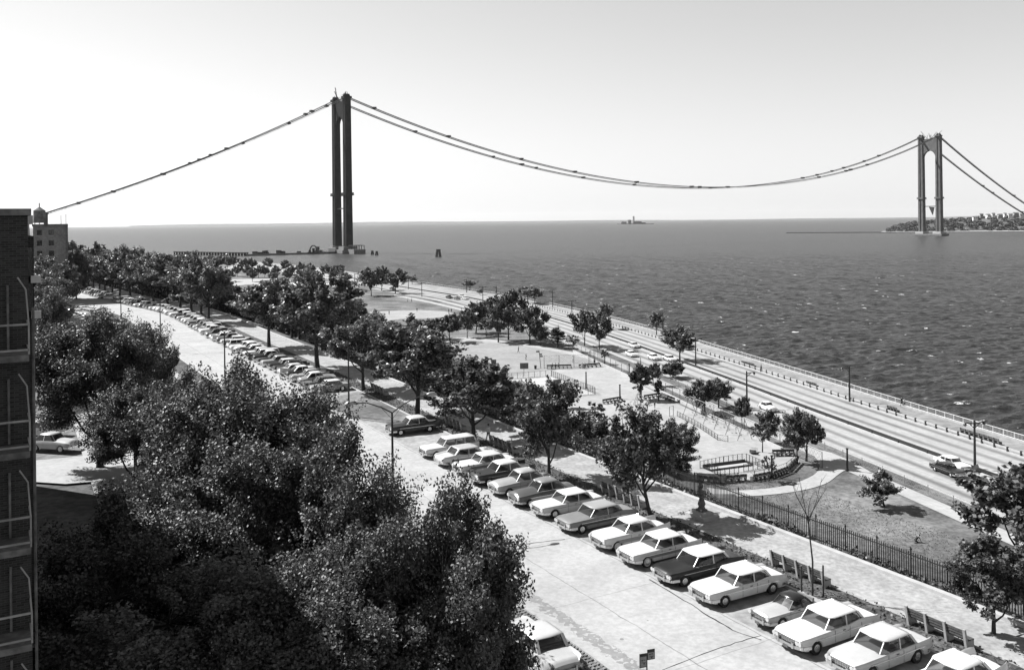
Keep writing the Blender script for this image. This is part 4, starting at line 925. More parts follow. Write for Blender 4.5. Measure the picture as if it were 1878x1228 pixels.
    g = MB(); g.disc((h-.01, 0, .655 if d['lights'] == 4 else .72), .10 if d['lights'] == 4 else .115, .09, 12, 'x'); out['light'] = g.mesh('headlight', [M_['lamp']])
    g = MB(); g.disc((-h+.0, 0, .70), .09, .08, 10, 'x'); out['tail'] = g.mesh('tail_light', [M_['red']])
    g = MB()
    for s in (-1, 1): g.box((-.1, s*(Wd/2+.004), .70), (L*.72, .02, .035))
    out['trim'] = g.mesh('side_trim', [M_['chrome']])
    g = MB()
    for s in (-1, 1):
        for x in (.62, -.42, -1.25 if st != 'convertible' else -1.0): g.box((x, s*(Wd/2-.003), .62), (.012, .012, .55))
        g.box((-.0, s*(Wd/2+.01), .80), (.16, .03, .025))
    out['seam'] = g.mesh('door_seams', [M_['dark_in']])
    g = MB()
    for s in (-1, 1): g.box((-.15, s*(Wd/2+.0015), .60), (L*.66, .006, .17))
    out['panel'] = g.mesh('side_panel', [M_['iron']])
    g = MB(); g.box((h+.12, 0, .36), (.02, .3, .15)); out['plate'] = g.mesh('licence_plate', [M_['steel']])
    g = MB()
    for i in (3, 4): g.beam(Vector(rb[i])+Vector((.02, 0, .02)), Vector(rb[i+1])+Vector((.02, 0, .02)), .03, .03); g.beam(Vector(rt[i])+Vector((.02, 0, -.01)), Vector(rt[i+1])+Vector((.02, 0, -.01)), .03, .03)
    for s, (a, b) in ((1, (6, 7)), (-1, (1, 2))): g.beam(Vector(rb[a])+Vector((0, s*.012, .01)), Vector(rb[b])+Vector((0, s*.012, .01)), .025, .025)
    out['frame'] = g.mesh('window_chrome', [M_['chrome']])
    # joined low-detail version for cars only a few pixels high: slots paint, roof, glass, tyre
    g = MB(); b2 = MB(); b2.v = [tuple(v.co) for v in out['body'].vertices]
    g.v = list(b2.v); g.f = [tuple(p.vertices) for p in out['body'].polygons]; g.m = [0]*len(g.f)
    def merge(me, mi, off=(0, 0, 0)): g.add([(v.co[0]+off[0], v.co[1]+off[1], v.co[2]+off[2]) for v in me.vertices], [tuple(p.vertices) for p in me.polygons], mi)
    merge(out['roof'], 1); merge(out['pillars'], 1)
    for k in ('windscreen', 'rear_window', 'sideL', 'sideR', 'quarter0', 'quarter1', 'quarter2', 'quarter3'): merge(out[k], 2)
    for x in (xf, xr):
        for s in (-1, 1): g.disc((x, s*(Wd/2-.13), rw), rw, .2, 10, 'y', 3); g.disc((x, s*(Wd/2-.02), rw), rw*.5, .03, 8, 'y', 4)
    for s in (-1, 1): g.beam((s*(h+.06), -Wd*.48, .46), (s*(h+.06), Wd*.48, .46), .08, .16, 4)
    out['joined'] = g.mesh('car', [M_['iron']]*1+[M_['iron'], M_['glass_far'], M_['rubber'], M_['chrome']])
    out['geo'] = (h, Wd, xf, xr, rw); return out
CM = {k: car_meshes(k) for k in STY}
for k in STY: CM[k+'_far'] = car_meshes(k, 26)
def car(st, x, y, z, heading, body, roof, label, group, lod=0, whitewalls=None, side=None):
    whitewalls = (len(label) % 3 == 0) if whitewalls is None else whitewalls
    """heading: direction the nose points to"""
    if lod == 2:
        o = place('parked_car' if 'parked' in label else 'car', CM[st+'_far']['joined'], None, [paint(body), paint(roof), M_['glass_far'], M_['rubber'], M_['chrome']], (x, y, z), (0, 0, heading)); return tag(o, label, 'car', group)
    c = CM[st]; h, Wd, xf, xr, rw = c['geo']; e = empty('parked_car' if 'parked' in label else 'car', (x, y, z), heading, label, 'car', group, sc=1.05 if lod == 0 and st != 'convertible' else 1.0)
    bd = place('body', c['body'], e, [paint(body)]); place('roof', c['roof'], e, [paint(roof)]); place('pillars', c['pillars'], e, [paint(roof)])
    gl = M_['glass'] if lod == 0 else M_['glass_far']
    for k, nm in (('windscreen', 'windscreen'), ('rear_window', 'rear_window'), ('sideL', 'side_window'), ('sideR', 'side_window'), *((f'quarter{i}', 'quarter_window') for i in range(4))): place(nm, c[k], e, [gl])
    for xw in (xf, xr):
        for s in (-1, 1):
            t = place('wheel', c['tyre'], e, loc=(xw, s*(Wd/2-.14), rw), rot=(0, 0, 0 if s > 0 else math.pi))
            if whitewalls: place('whitewall', c['wall'], t)
            place('hubcap', c['hub'], t, sc=None if whitewalls else (1.1, 1, 1.1))
    place('front_bumper', c['front_bumper'], e); place('rear_bumper', c['rear_bumper'], e)
    if lod == 0:
        place('seats', c['seats'], e); place('cabin_floor', c['cabin'], e)
        g = place('grille', c['grille'], e); place('bars', c['bars'], g); place('side_trim', c['trim'], e); place('door_seams', c['seam'], e)
        if side is not None: place('side_panel', c['panel'], e, [paint(side)])
        place('licence_plate', c['plate'], e); place('window_chrome', c['frame'], e)
        for s in (-1, 1):
            place('headlight', c['light'], e, loc=(0, s*Wd*.40, 0)); place('tail_light', c['tail'], e, loc=(0, s*Wd*.40, 0))
            if STY[st]['lights'] == 4: place('headlight', c['light'], e, loc=(0, s*Wd*.31, 0))
    return e
def head(v): return math.atan2(v.y, v.x)
NEAR = [  # nose pixel, style, body, roof, tail-first, label
 (719, 797, 'sedan57', .05, .60, 0, 'black parked sedan with white roof and pale bonnet by the grass island'),
 (777, 839, 'wagon', .62, .60, 0, 'pale parked wagon dappled by leaf shade, first beyond the gap past the grass island'),
 (806, 855, 'fin59', .55, .45, 1, 'two-tone parked car with swept tail fins facing the street'),
 (840, 870, 'square61', .60, .60, 0, 'light parked car with leaf shaded roof, between the finned car and a black one'),
 (865, 890, 'sedan57', .04, .60, 0, 'black parked sedan with dappled white roof under the street tree'),
 (900, 910, 'round52', .36, .40, 0, 'mid grey rounded parked sedan of older style'),
 (936, 930, 'round52', .10, .22, 0, 'dark parked sedan with grey roof and bright side trim'),
 (987, 948, 'square61', .62, .62, 0, 'white flat roofed parked sedan beside the dark one with side trim'),
 (1022, 978, 'fin59', .20, .30, 0, 'grey finned parked sedan with striped side trim'),
 (1098, 1008, 'sedan57', .60, .66, 0, 'white rounded parked sedan with smooth bonnet, left of the big white one'),
 (1142, 1038, 'square61', .60, .66, 0, 'large white square parked sedan with four headlights and grey lower side'),
 (1214, 1072, 'fin59', .02, .66, 0, 'black parked sedan with bright white roof and chrome front'),
 (1287, 1108, 'fin59', .62, .66, 0, 'long white parked hardtop with low flat tail fins'),
 (1392, 1152, 'convertible', .40, .02, 0, 'small grey parked convertible with black folded-up soft top'),
 (1432, 1198, 'fin59', .62, .66, 0, 'white parked sedan with broad rounded bonnet next to the small convertible'),
 (1545, 1240, 'square61', .45, .50, 0, 'light grey parked sedan at the bottom edge right of the broad bonneted white one')]
SIDE = {(806, 855): .06, (1142, 1038): .16, (1022, 978): .05, (840, 870): .2, (936, 930): .3, (1098, 1008): .3}
for u, v, st, b, rf, rev, lb in NEAR:
    x, y = W(u, v, ZR); o_, a_ = ROAD.project(x, y); o_ = float(o_[0]); a_ = float(a_[0]); L = STY[st]['L']
    o_ = max(-.1, min(.5, o_)); p, t, n = ROAD.at(a_, o_+L/2); car(st, p.x, p.y, ZR, head(n if rev else -n)+rnd.uniform(-.02, .02), b, rf, lb, 'cars parked nose out along the near street', 0, side=SIDE.get((u, v)))
p, t, n = ROAD.at(ROAD.s_at_y(40.2)+0, 3.1); car('sedan57', p.x, p.y, ZR, head(-n), .72, .78, 'white roofed parked car cut by the bottom edge at far right', 'cars parked nose out along the near street', 0)
tones = [(.62, 'white'), (.55, 'light grey'), (.30, 'mid grey'), (.12, 'dark grey'), (.03, 'black')]
s = ROAD.s_at_y(117.5); k = 0; r = random.Random(12); order = ['sedan57', 'round52', 'fin59', 'square61', 'wagon', 'sedan57', 'round52']
while s < ROAD.s_at_y(262):
    k += 1; st = r.choice(order); L = STY[st]['L']; p, t, n = ROAD.at(s, L/2+r.uniform(-.1, .4)); c, cn = r.choice(tones) if k > 1 else (.30, 'mid grey'); rf = .76 if (r.random() < .45 or k == 1) else c
    two = f'{cn} parked {"car with white roof" if rf != c else "car"}'
    car(st, p.x, p.y, ZR, head(-n if r.random() < .85 else n)+r.uniform(-.03, .03), c, rf, f'{two}, {ordinal(k)} in the row beyond the grass island', 'cars in the long row beyond the grass island', 1 if k < 16 else 2); s += 2.95+r.uniform(-.12, .25)
# row on the left of the median, noses to the left carriageway
s = ROAD.s_at_y(186); k = 0
while s < ROAD.s_at_y(268):
    k += 1; st = r.choice(order); L = STY[st]['L']; p, t, n = ROAD.at(s, -12.0-L/2); c, cn = r.choice(tones); rf = .76 if r.random() < .5 else c
    car(st, p.x, p.y, ZR, head(-n)+.25, c, rf, f'{cn} parked car{" with white roof" if rf != c else ""} across the median, {ordinal(k)} from the near end', 'cars in the row across the median', 1 if k < 5 else 2); s += 3.3+r.uniform(-.1, .3)
s = ROAD.s_at_y(272); k = 0
while s < ROAD.s_at_y(330):
    k += 1; st = r.choice(order); p, t, n = ROAD.at(s, 2.6); c, cn = r.choice(tones)
    car(st, p.x, p.y, ZR, head(-n), c, .7 if k % 3 == 0 else c, f'{cn} parked car, {ordinal(k)} past the bend of the street under the far trees', 'cars parked past the bend', 2); s += 3.6+r.uniform(-.2, 1.5)
def car_px(u, v, z, st, cv, sgn, b, rf, lb, grp=None, lod=1):
    x, y = W(u, v, z); o_, a_ = cv.project(x, y); p, t, n = cv.at(float(a_[0]), float(o_[0])); return car(st, p.x, p.y, z, head(t*sgn), b, rf, lb, grp, lod)
car_px(266, 604, ZR, 'wagon', ROAD, 1, .16, .40, 'grey car driving away in the street near the far median end', None, 1)
car_px(984, 1203, ZR, 'square61', ROAD, 1, .42, .48, 'pale grey car parked left of the cobbled median at the bottom edge', None, 0)
x, y = W(76, 800, ZR); car('sedan57', x, y, ZR+.13, -.05, .60, .72, 'pale parked sedan in the shade beyond the brick building balconies', None, 1)
x, y = W(88, 822, ZR); car('round52', x+1, y-1.0, ZR+.13, -.25, .4, .45, 'grey parked sedan half hidden below the pale one beyond the balconies', None, 1)
pg = 'cars driving on the parkway'
for u, v, st, sg, b, rf, lb, lod in (
 (1746, 856, 'fin59', -1, .74, .76, 'white sedan on the parkway beside the black one', 0), (1738, 868, 'square61', -1, .02, .03, 'black sedan on the parkway beside the white one', 0),
 (1408, 752, 'round52', -1, .70, .72, 'white car on the verge side lane of the parkway below the tall lamp', 1), (1158, 653, 'sedan57', -1, .70, .74, 'light car on the parkway in the tree shade, lower one of two', 1),
 (1163, 637, 'sedan57', -1, .55, .60, 'light car on the parkway in the tree shade, upper one of two', 1), (1199, 659, 'sedan57', -1, .70, .74, 'white car leading the pair right of the tree shade on the parkway', 1),
 (1228, 661, 'fin59', -1, .68, .74, 'white car beside the median, right one of the pair past the tree shade', 1), (1257, 640, 'sedan57', 1, .04, .05, 'dark car half hidden behind the median tree on the seaward carriageway', 1),
 (824, 547, 'sedan57', -1, .04, .05, 'dark car leftmost in the distant group on the parkway', 2), (838, 549, 'sedan57', -1, .10, .7, 'grey car second from left in the distant group on the parkway', 2),
 (847.6, 545, 'sedan57', -1, .5, .6, 'light car third from left in the distant group on the parkway', 2), (853.7, 549, 'sedan57', -1, .6, .7, 'pale car rightmost in the distant group on the parkway', 2), (720, 531, 'sedan57', -1, .04, .05, 'dark car behind the three round lawn trees', 2)):
    car_px(u, v, ZP, st, PKWY, sg, b, rf, lb, pg, lod)
# ================================================================ BUILDINGS ON THE LEFT
bc = Vector((-15.8, 30.0)); fd = Vector((.87, .5)).normalized(); ed = Vector((-.52, .855)).normalized()
bang = math.atan2(fd.y, fd.x)                      # local x = along the seen face towards the corner, local -y = out of the face
e = empty('apartment_building', (bc.x, bc.y, ZR), bang, 'dark brick apartment building with balconies at the left edge', 'apartment building')
HB = 41.35-ZR
mb = MB(); mb.poly([(-16, 17.02), (0, 17.02), (0, 56), (-16, 56)], -.3, 33.5-ZR); mb.build('shadow_wing', M_['brick'], e)  # unseen wing, added to throw shade over the ground at lower left
mb = MB(); mb.poly([(-16, 0), (0, 0), (0, 17), (-16, 17)], -.3, HB); mb.build('wall', M_['brick'], e)
mb = MB(); mb.poly([(-16.1, -.1), (.1, -.1), (.1, 17.1), (-16.1, 17.1)], HB, HB+.22); mb.build('coping', M_['stone_dark'], e)
q = Vector((-.5205*36.5, 36.5))-bc; lx, ly = q.dot(fd), q.dot(Vector((-fd.y, fd.x)))
mb = MB(); mb.poly([(lx-3, ly), (lx, ly), (lx, ly+5), (lx-3, ly+5)], -.3, 40.6-ZR); mb.build('bay', M_['brick'], e)
for zz in (38.9, 37.5): 
    mb = MB(); mb.box((lx+.05, ly-.1, zz-ZR), (.35, .4, .28)); mb.build('sill', M_['white'], e)
    mb = MB(); mb.box((lx-.35, ly-.03, zz-ZR+.7), (.6, .05, 1.1)); mb.build('window', M_['glass_far'], e)
fl = [37.0-3.02*k for k in range(6)]
for k, zz in enumerate(fl):
    z = zz-ZR
    b = MB(); b.box((-2.4, -.65, z-.14), (4.7, 1.3, .2)); bal = b.build('balcony', M_['stone_dark'], e)
    g = MB(); g.box((-3.2, -.02, z+1.05), (2.6, .06, 2.1)); wn = g.build('balcony_door', M_['glass_far'], e)
    f = MB()
    for x in (-4.5, -3.2, -1.9, -.6): f.box((x, -.03, z+1.05), (.07, .1, 2.1))
    f.box((-3.2, -.03, z+2.12), (2.7, .1, .07)); f.build('frame', M_['stone_dark'], wn)
    r_ = MB()
    for zh in (.92, .12): r_.beam((-4.7, -1.25, z+zh), (-.05, -1.25, z+zh), .05, .06); r_.beam((-.05, -1.25, z+zh), (-.05, 0, z+zh), .05, .06)
    r_.build('rail', M_['concrete'], bal)
    for x in (-4.7, -3.5, -2.35, -1.2, -.05): g = MB(); g.box((x, -1.25, z+.45), (.05, .05, .95)); g.build('baluster', M_['concrete'], bal)
    g = MB(); g.tube([(-.05, -1.25, z+.9), (-.12, -1.2, z+2.0), (-.35, -1.2, z+2.4)], .025, 5); g.build('bracket', M_['concrete'], bal)
mb = MB(); mb.tube([(.12, -.05, 0), (.12, -.05, HB-3)], .05, 6); mb.build('downpipe', M_['stone_dark'], e)
def far_block(name, u0, u1, vt, Y, dp, label, m, tank=True):
    x0 = (u0-CU-ROLL*10)/FPX*Y; x1 = (u1-CU-ROLL*10)/FPX*Y; v = vt; zt = CZ-(v-CV+ROLL*((u0+u1)/2-CU))/FPX*Y; h = zt-ZR; wd = x1-x0
    xm = (x0+x1)/2; rzb = math.atan2(-xm, Y); e = empty(name, (xm-math.sin(rzb)*dp/2, Y+math.cos(rzb)*dp/2, ZR), rzb, label, 'apartment building')
    mb = MB(); mb.box((0, 0, h/2-.5), (wd, dp, h+1)); mb.build('wall', m, e)
    mb = MB(); mb.box((0, 0, h+.3), (wd+.5, dp+.5, .7)); mb.box((wd/2-.1, -dp/2+.1, h-6), (.6, .7, 12)); mb.build('parapet', M_['stone_dark'], e)
    for i in range(int(wd/3)):
        for j in range(int(h/3)):
            w_ = MB(); w_.box((-wd/2+1.6+i*3, -dp/2-.03, 1.8+j*3), (1.3, .1, 1.6)); f = w_.build('window', M_['glass_far'], e)
            s_ = MB(); s_.box((-wd/2+1.6+i*3, -dp/2-.1, .95+j*3), (1.5, .25, .14)); s_.build('sill', M_['kerb'], f)
    if tank:
        t = MB(); t.tube([(-wd/2+1.6, 0, h+1), (-wd/2+1.6, 0, h+4.6), (-wd/2+1.6, 0, h+5.6)], [1.7, 1.6, .2], 12); t.tube([(-wd/2+1.6, 0, h+5.5), (-wd/2+1.6, 0, h+6.8)], .15, 5)
        for a in (0, 1.57, 3.14, 4.71): t.beam((-wd/2+1.6+1.2*math.cos(a), 1.2*math.sin(a), h), (-wd/2+1.6+1.2*math.cos(a), 1.2*math.sin(a), h+1.2), .2, .2)
        t.build('water_tank', M_['stone_dark'], e)
        t = MB(); t.box((-wd*.12, 1, h+1.8), (1.0, 1.0, 3.4)); t.box((-wd*.12, 1, h+3.7), (1.4, 1.4, .4)); t.build('chimney', m, e)
        t = MB(); t.tube([(wd*.33, 0, h), (wd*.33, 0, h+3.2)], .08, 4); t.tube([(wd*.48, 0, h), (wd*.48, 0, h+3.6)], .08, 4); t.build('aerial', M_['iron'], e)
M_['block'] = mat('block_wall_hazed', 0.16, 0.9, c2=0.24, scale=0.4, extra=(2, .8, 1.2))  # haze over the far block put into a lighter wall colour
far_block('apartment_building', 64, 120, 415, 262, 14, 'hazy far apartment block with roof tank and chimney, right of the brick building', M_['block'])
# ================================================================ STREET LAMPS
def street_lamp(x, y, z, ang, label, arms=(1, -1), H=8.4, grp='twin armed street lamps'):
    e = empty('street_lamp', (x, y, z), ang, label, 'street lamp', grp)
    m = MB(); m.tube([(0, 0, 0), (0, 0, .9), (0, 0, 1.0), (0, 0, H)], [.17, .16, .11, .07], 8); m.build('pole', M_['iron'], e)
    m = MB(); m.disc((0, 0, .1), .24, .2, 8); m.build('base', M_['iron'], e)
    for s in arms:
        m = MB(); P3 = [(0, 0, H-.05), (s*.8, 0, H+.42), (s*1.8, 0, H+.82), (s*2.7, 0, H+.92)]; m.tube(P3, [.05, .045, .04, .04], 6); m.beam((0, 0, H-.5), (s*.8, 0, H+.4), .03, .03); a = m.build('arm', M_['iron'], e)
        m = MB(); m.tube([(s*2.65, 0, H+.93), (s*2.85, 0, H+.95), (s*3.2, 0, H+.92), (s*3.45, 0, H+.84)], [.06, .15, .17, .06], 8); l = m.build('lamp_head', M_['galv'], a, smooth=True)
        m = MB(); m.tube([(s*2.95, 0, H+.88), (s*3.1, 0, H+.76), (s*3.25, 0, H+.87)], [.06, .12, .06], 8); m.build('lamp_glass', M_['lamp'], l, smooth=True)
for X, Y, lb in ((-8.1, 64.2, 'twin armed lamp in front of the grass island, nearest of the street'), (-34.3, 113.5, 'twin armed lamp rising from the crown of the largest left tree'), (-61.5, 157, 'twin armed lamp right of the car driving away in the street'), (-89, 212.6, 'twin armed lamp before the bend of the street'), (-127, 268, 'twin armed lamp at the bend of the street under the trees')):
    o_, a_ = ROAD.project(X, Y); p, t, n = ROAD.at(float(a_[0]), -10.4); street_lamp(p.x, p.y, ZR+.1, math.atan2(n.y, n.x), lb)
x, y = W(640, 766, ZR); o_, a_ = ROAD.project(x, y); _, t, n = ROAD.at(float(a_[0])); street_lamp(x, y, ZR+.15, math.atan2(n.y, n.x), 'lamp post standing on the grass island, its top among the leaves', (-1,), grp='single armed street lamps')
x, y = W(118, 568, ZR); street_lamp(x, y, ZR, 0.4, 'dim lamp post in the shade of the trees left of the far carriageway', (1,), 7, grp='single armed street lamps')
def park_lamp(x, y, z, ang, label, arms, H=7.1, r=.17, grp='timber lamp posts along the parkway'):
    e = empty('parkway_lamp', (x, y, z), ang, label, 'lamp post', grp)
    m = MB(); m.tube([(0, 0, -.1), (0, 0, H)], [r*1.15, r*.8], 8); m.build('post', M_['iron'], e)
    for s in arms:
        m = MB(); m.beam((0, 0, H-.45), (s*1.55, 0, H-.3), .12, .14); m.beam((0, 0, H-1.15), (s*.85, 0, H-.45), .09, .1); a = m.build('arm', M_['iron'], e)
        m = MB(); m.tube([(s*1.6, 0, H-.25), (s*1.6, 0, H-.45), (s*1.6, 0, H-.62)], [.1, .22, .24], 8); l = m.build('lamp_shade', M_['iron'], a); m = MB(); m.tube([(s*1.6, 0, H-.6), (s*1.6, 0, H-.85)], [.18, .1], 8); m.build('lamp_glass', M_['lamp'], l)
for u, v, arms, lb in ((1788, 860, (1, -1), 'twin armed timber lamp post in the median above the white sedan'), (1276, 670, (1, -1), 'twin armed timber lamp post beside the median tree'), (1049, 585, (1, -1), 'twin armed lamp post left of the dark tree pair on the parkway'),
  (885.6, 553, (1, -1), 'twin armed lamp post above the clump behind the ball field'), (749, 530, (1, -1), 'twin armed lamp post right of the three lawn trees'), (773.7, 544, (1,), 'lone lamp post between the lawn and the distant cars'),
  (1558, 736, (-1,), 'single armed lamp post on the kerb of the promenade, third from right'), (1216, 614, (-1,), 'single armed lamp post beside the thin pale promenade tree'), (1013.6, 563, (-1,), 'single armed lamp post right of the pale topped tree pair'),
  (856, 537, (-1,), 'single armed lamp post beside the pale leaning promenade tree'), (910.6, 553, (-1,), 'single armed lamp post hidden behind the tall dark clump'), (1370, 747, (1,), 'single armed timber lamp post on the verge above the white car'),
  (650.6, 523, (1,), 'farthest lamp post, left of the three lawn trees')):
    x, y = W(u, v, ZP); o_, a_ = PKWY.project(x, y); p, t, n = PKWY.at(float(a_[0]), float(o_[0])); park_lamp(p.x, p.y, ZP, math.atan2(n.y, n.x), lb, arms)
for u, v0, v1, lb in ((1075, 712, 683, 'tall dark post by the right corner of the basketball court'), (1137, 731, 706, 'tall dark post behind the bench row left of the slide'), (1292.5, 760, 725, 'tall dark post behind the left half of the swings'),
  (1410, 813, 772, 'tall dark post beside the tree right of the swings'), (1415.7, 876, 836, 'tall dark post inside the ring of benches'), (1554, 863, 823, 'dark lamp post standing alone where the path meets the lawn'), (1154, 691, 667, 'tall dark post by the fence behind the playground')):
    x, y = W(u, v0, ZP); e = empty('light_post', (x, y, ZP), 0, lb, 'post', 'dark posts of the playground'); H = (v0-v1)*y/FPX
    m = MB(); m.tube([(0, 0, -.1), (0, 0, H)], [.17, .13], 8); m.build('post', M_['iron'], e); m = MB(); m.disc((0, 0, H+.06), .2, .14, 8); m.disc((0, 0, .12), .26, .24, 8); m.build('cap', M_['iron'], e)
# ================================================================ FENCES
def path_pts(cv, s0, s1, off, step):
    n = max(1, round((s1-s0)/step)); return [cv.at(s0+(s1-s0)*i/n, off) for i in range(n+1)]
# iron fence at the top of the bank
s0, s1 = ROAD.s_at_y(34), ROAD.s_at_y(150); PP = path_pts(ROAD, s0, s1, 13.2, 2.4); o0 = PP[0][0]
e = empty('iron_fence', (o0.x, o0.y, 0), 0, 'black iron picket fence along the top of the lawn beside the street', 'fence')
pm = MB(); pm.box((0, 0, .8), (.07, .07, 1.9)); pm.add([(-.06, -.06, 1.75), (.06, -.06, 1.75), (.06, .06, 1.75), (-.06, .06, 1.75), (0, 0, 1.95)], [(0, 1, 4), (1, 2, 4), (2, 3, 4), (3, 0, 4), (0, 3, 2, 1)]); pme = pm.mesh('fence_post', [M_['iron']])
pk_ = MB()
zf = lambda p: T1(p.x, p.y)
for i, (p, t, n) in enumerate(PP):
    z = zf(p); place('fence_post', pme, e, loc=(p.x-o0.x, p.y-o0.y, z))
    if i < len(PP)-1:
        q = PP[i+1][0]; zq = zf(q)
        for h in (.25, 1.42): rl = MB(); rl.beam((p.x-o0.x, p.y-o0.y, z+h), (q.x-o0.x, q.y-o0.y, zq+h), .05, .06); rl.build('fence_rail', M_['iron'], e)
        for k in range(1, 15):
            a = p.lerp(q, k/15); za = z+(zq-z)*k/15; pk_.beam((a.x-o0.x, a.y-o0.y, za+.08), (a.x-o0.x, a.y-o0.y, za+1.62), .042, .042)
o = pk_.build('pickets', M_['iron'], e); o['kind'] = 'stuff'
# ivy and shrubs at the foot of the fence
r = np.random.default_rng(9); pts = []
for a in np.arange(s0, ROAD.s_at_y(150), .35):
    y_ = np.interp(a, ROAD.s, ROAD.p[:, 1]); dens = 1.0 if y_ > 74 else (.55+.45*math.sin(a*.6)); hh = 1.7 if y_ > 76 else .42
    for k in range(int(60*dens) if y_ < 110 else 20):
        p, t, n = ROAD.at(a+r.uniform(-.2, .2), 12.55+abs(r.normal())*(.55 if y_ < 76 else 1.3)); pts.append((p.x, p.y, r.uniform(0, 1)**1.6*hh*(1+.5*math.sin(a*.9))+.02))
pts = np.array(pts); pts[:, 2] += T(pts[:, 0], pts[:, 1])
tag(place('ivy', quads('ivy', leaves(np.array(pts), .17, .8, 9), 4, M_['leaf'])), 'dark ivy and low shrubs growing along the foot of the iron fence', 'ivy', kind='stuff')
# loose leaves and tufts on the planting strip
pts = []
for a in np.arange(s0, ROAD.s_at_y(130), .25):
    for k in range(9): p, t, n = ROAD.at(a+r.uniform(-.2, .2), r.uniform(5.95, 8.05)); pts.append((p.x, p.y, ZR+.14+r.uniform(0, .1)))
tag(place('weeds', quads('weeds', leaves(np.array(pts), .12, .8, 10), 4, M_['leaf'])), 'low weeds and clods covering the planting strip behind the parked cars', 'weeds', kind='stuff')
# grass tufts give the near lawn its tooth
pts = []
n_ = 0
aa = r.uniform(s0-10, ROAD.s_at_y(120), 60000); oo = r.uniform(13.6, 62, 60000)
tx, ty = np.interp(aa, ROAD.s, ROAD.t[:, 0]), np.interp(aa, ROAD.s, ROAD.t[:, 1])
pts = np.column_stack([np.interp(aa, ROAD.s, ROAD.p[:, 0])+ty*oo, np.interp(aa, ROAD.s, ROAD.p[:, 1])-tx*oo]); mo_, _ = PKWY.project(pts[:, 0], pts[:, 1]); keep = (mo_ < -19); pts = pts[keep]; zz = T(pts[:, 0], pts[:, 1])
def inside(poly, X, Y):
    c = np.zeros(len(X), bool); j = len(poly)-1
    for i in range(len(poly)):
        xi, yi = poly[i][0], poly[i][1]; xj, yj = poly[j][0], poly[j][1]
        if yi != yj: c ^= ((yi > Y) != (yj > Y)) & (X < (xj-xi)*(Y-yi)/(yj-yi)+xi)
        j = i
    return c
keep = ~inside(play, pts[:, 0], pts[:, 1]) & ~inside(ring_out, pts[:, 0], pts[:, 1]); pts, zz = pts[keep], zz[keep]
tag(place('grass', quads('grass', leaves(np.column_stack([pts, zz+.01]), .11, 2.2, 11), 4, M_['grass'])), 'short tufted grass of the sloping lawn inside the iron fence', 'grass', kind='stuff')
# seawall railing
s0, s1 = PKWY.s_at_y(95), PKWY.s_at_y(640); PP = path_pts(PKWY, s0, s1, 18.45, 2.4); o0 = PP[0][0]
e = empty('seawall_railing', (o0.x, o0.y, ZP+.2), 0, 'pale metal railing running along the edge of the seawall', 'railing')
pm = MB(); pm.box((0, 0, .55), (.09, .09, 1.12)); pme = pm.mesh('railing_post', [M_['white']]); rs = MB()
for i, (p, t, n) in enumerate(PP):
    if i < 290: place('railing_post', pme, e, loc=(p.x-o0.x, p.y-o0.y, 0))
    if i < len(PP)-1:
        q = PP[i+1][0]
        if i < 100:
            for h in (.14, 1.06): rl = MB(); rl.beam((p.x-o0.x, p.y-o0.y, h), (q.x-o0.x, q.y-o0.y, h), .05, .06); rl.build('rail', M_['white'], e)
        else:
            for h in (.14, 1.06): rs.beam((p.x-o0.x, p.y-o0.y, h), (q.x-o0.x, q.y-o0.y, h), .05, .06)
        for k in range(1, 8):
            if i < 160: a = p.lerp(q, k/8); rs.beam((a.x-o0.x, a.y-o0.y, .14), (a.x-o0.x, a.y-o0.y, 1.06), .03, .03)
o = rs.build('bars', M_['white'], e); o['kind'] = 'stuff'
# low guard rail with dark posts between parkway and promenade
PP = path_pts(PKWY, PKWY.s_at_y(95), PKWY.s_at_y(430), 11.6, 2.75); o0 = PP[0][0]
e = empty('guard_rail', (o0.x, o0.y, ZP+.14), 0, 'white guard rail with short dark posts between the parkway and the promenade', 'guard rail')
pm = MB(); pm.box((0, 0, .36), (.26, .26, .74)); pme = pm.mesh('rail_post', [M_['iron']])
pm = MB(); pm.box((0, 0, 0), (2.5, .1, .3)); 
for i, (p, t, n) in enumerate(PP):
    place('rail_post', pme, e, loc=(p.x-o0.x, p.y-o0.y, 0), rot=(0, 0, math.atan2(t.y, t.x)))
    if i < len(PP)-1: q = PP[i+1][0]; rl = MB(); rl.beam((p.x-o0.x, p.y-o0.y, .5), (q.x-o0.x, q.y-o0.y, .5), .08, .26); rl.build('rail_board', M_['kerb'], e)
# median guard rail
PP = path_pts(PKWY, PKWY.s_at_y(95), PKWY.s_at_y(620), -.9, 7.0); o0 = PP[0][0]
e = empty('median_barrier', (o0.x, o0.y, ZP+.13), 0, 'low dark steel barrier along the median of the parkway', 'barrier')
for i, (p, t, n) in enumerate(PP[:-1]):
    q = PP[i+1][0]; rl = MB(); rl.beam((p.x-o0.x, p.y-o0.y, .42), (q.x-o0.x, q.y-o0.y, .42), .09, .3); rl.build('barrier_beam', M_['iron'], e)
    rl = MB(); rl.box((p.x-o0.x, p.y-o0.y, .2), (.16, .16, .5)); rl.build('barrier_post', M_['iron'], e)
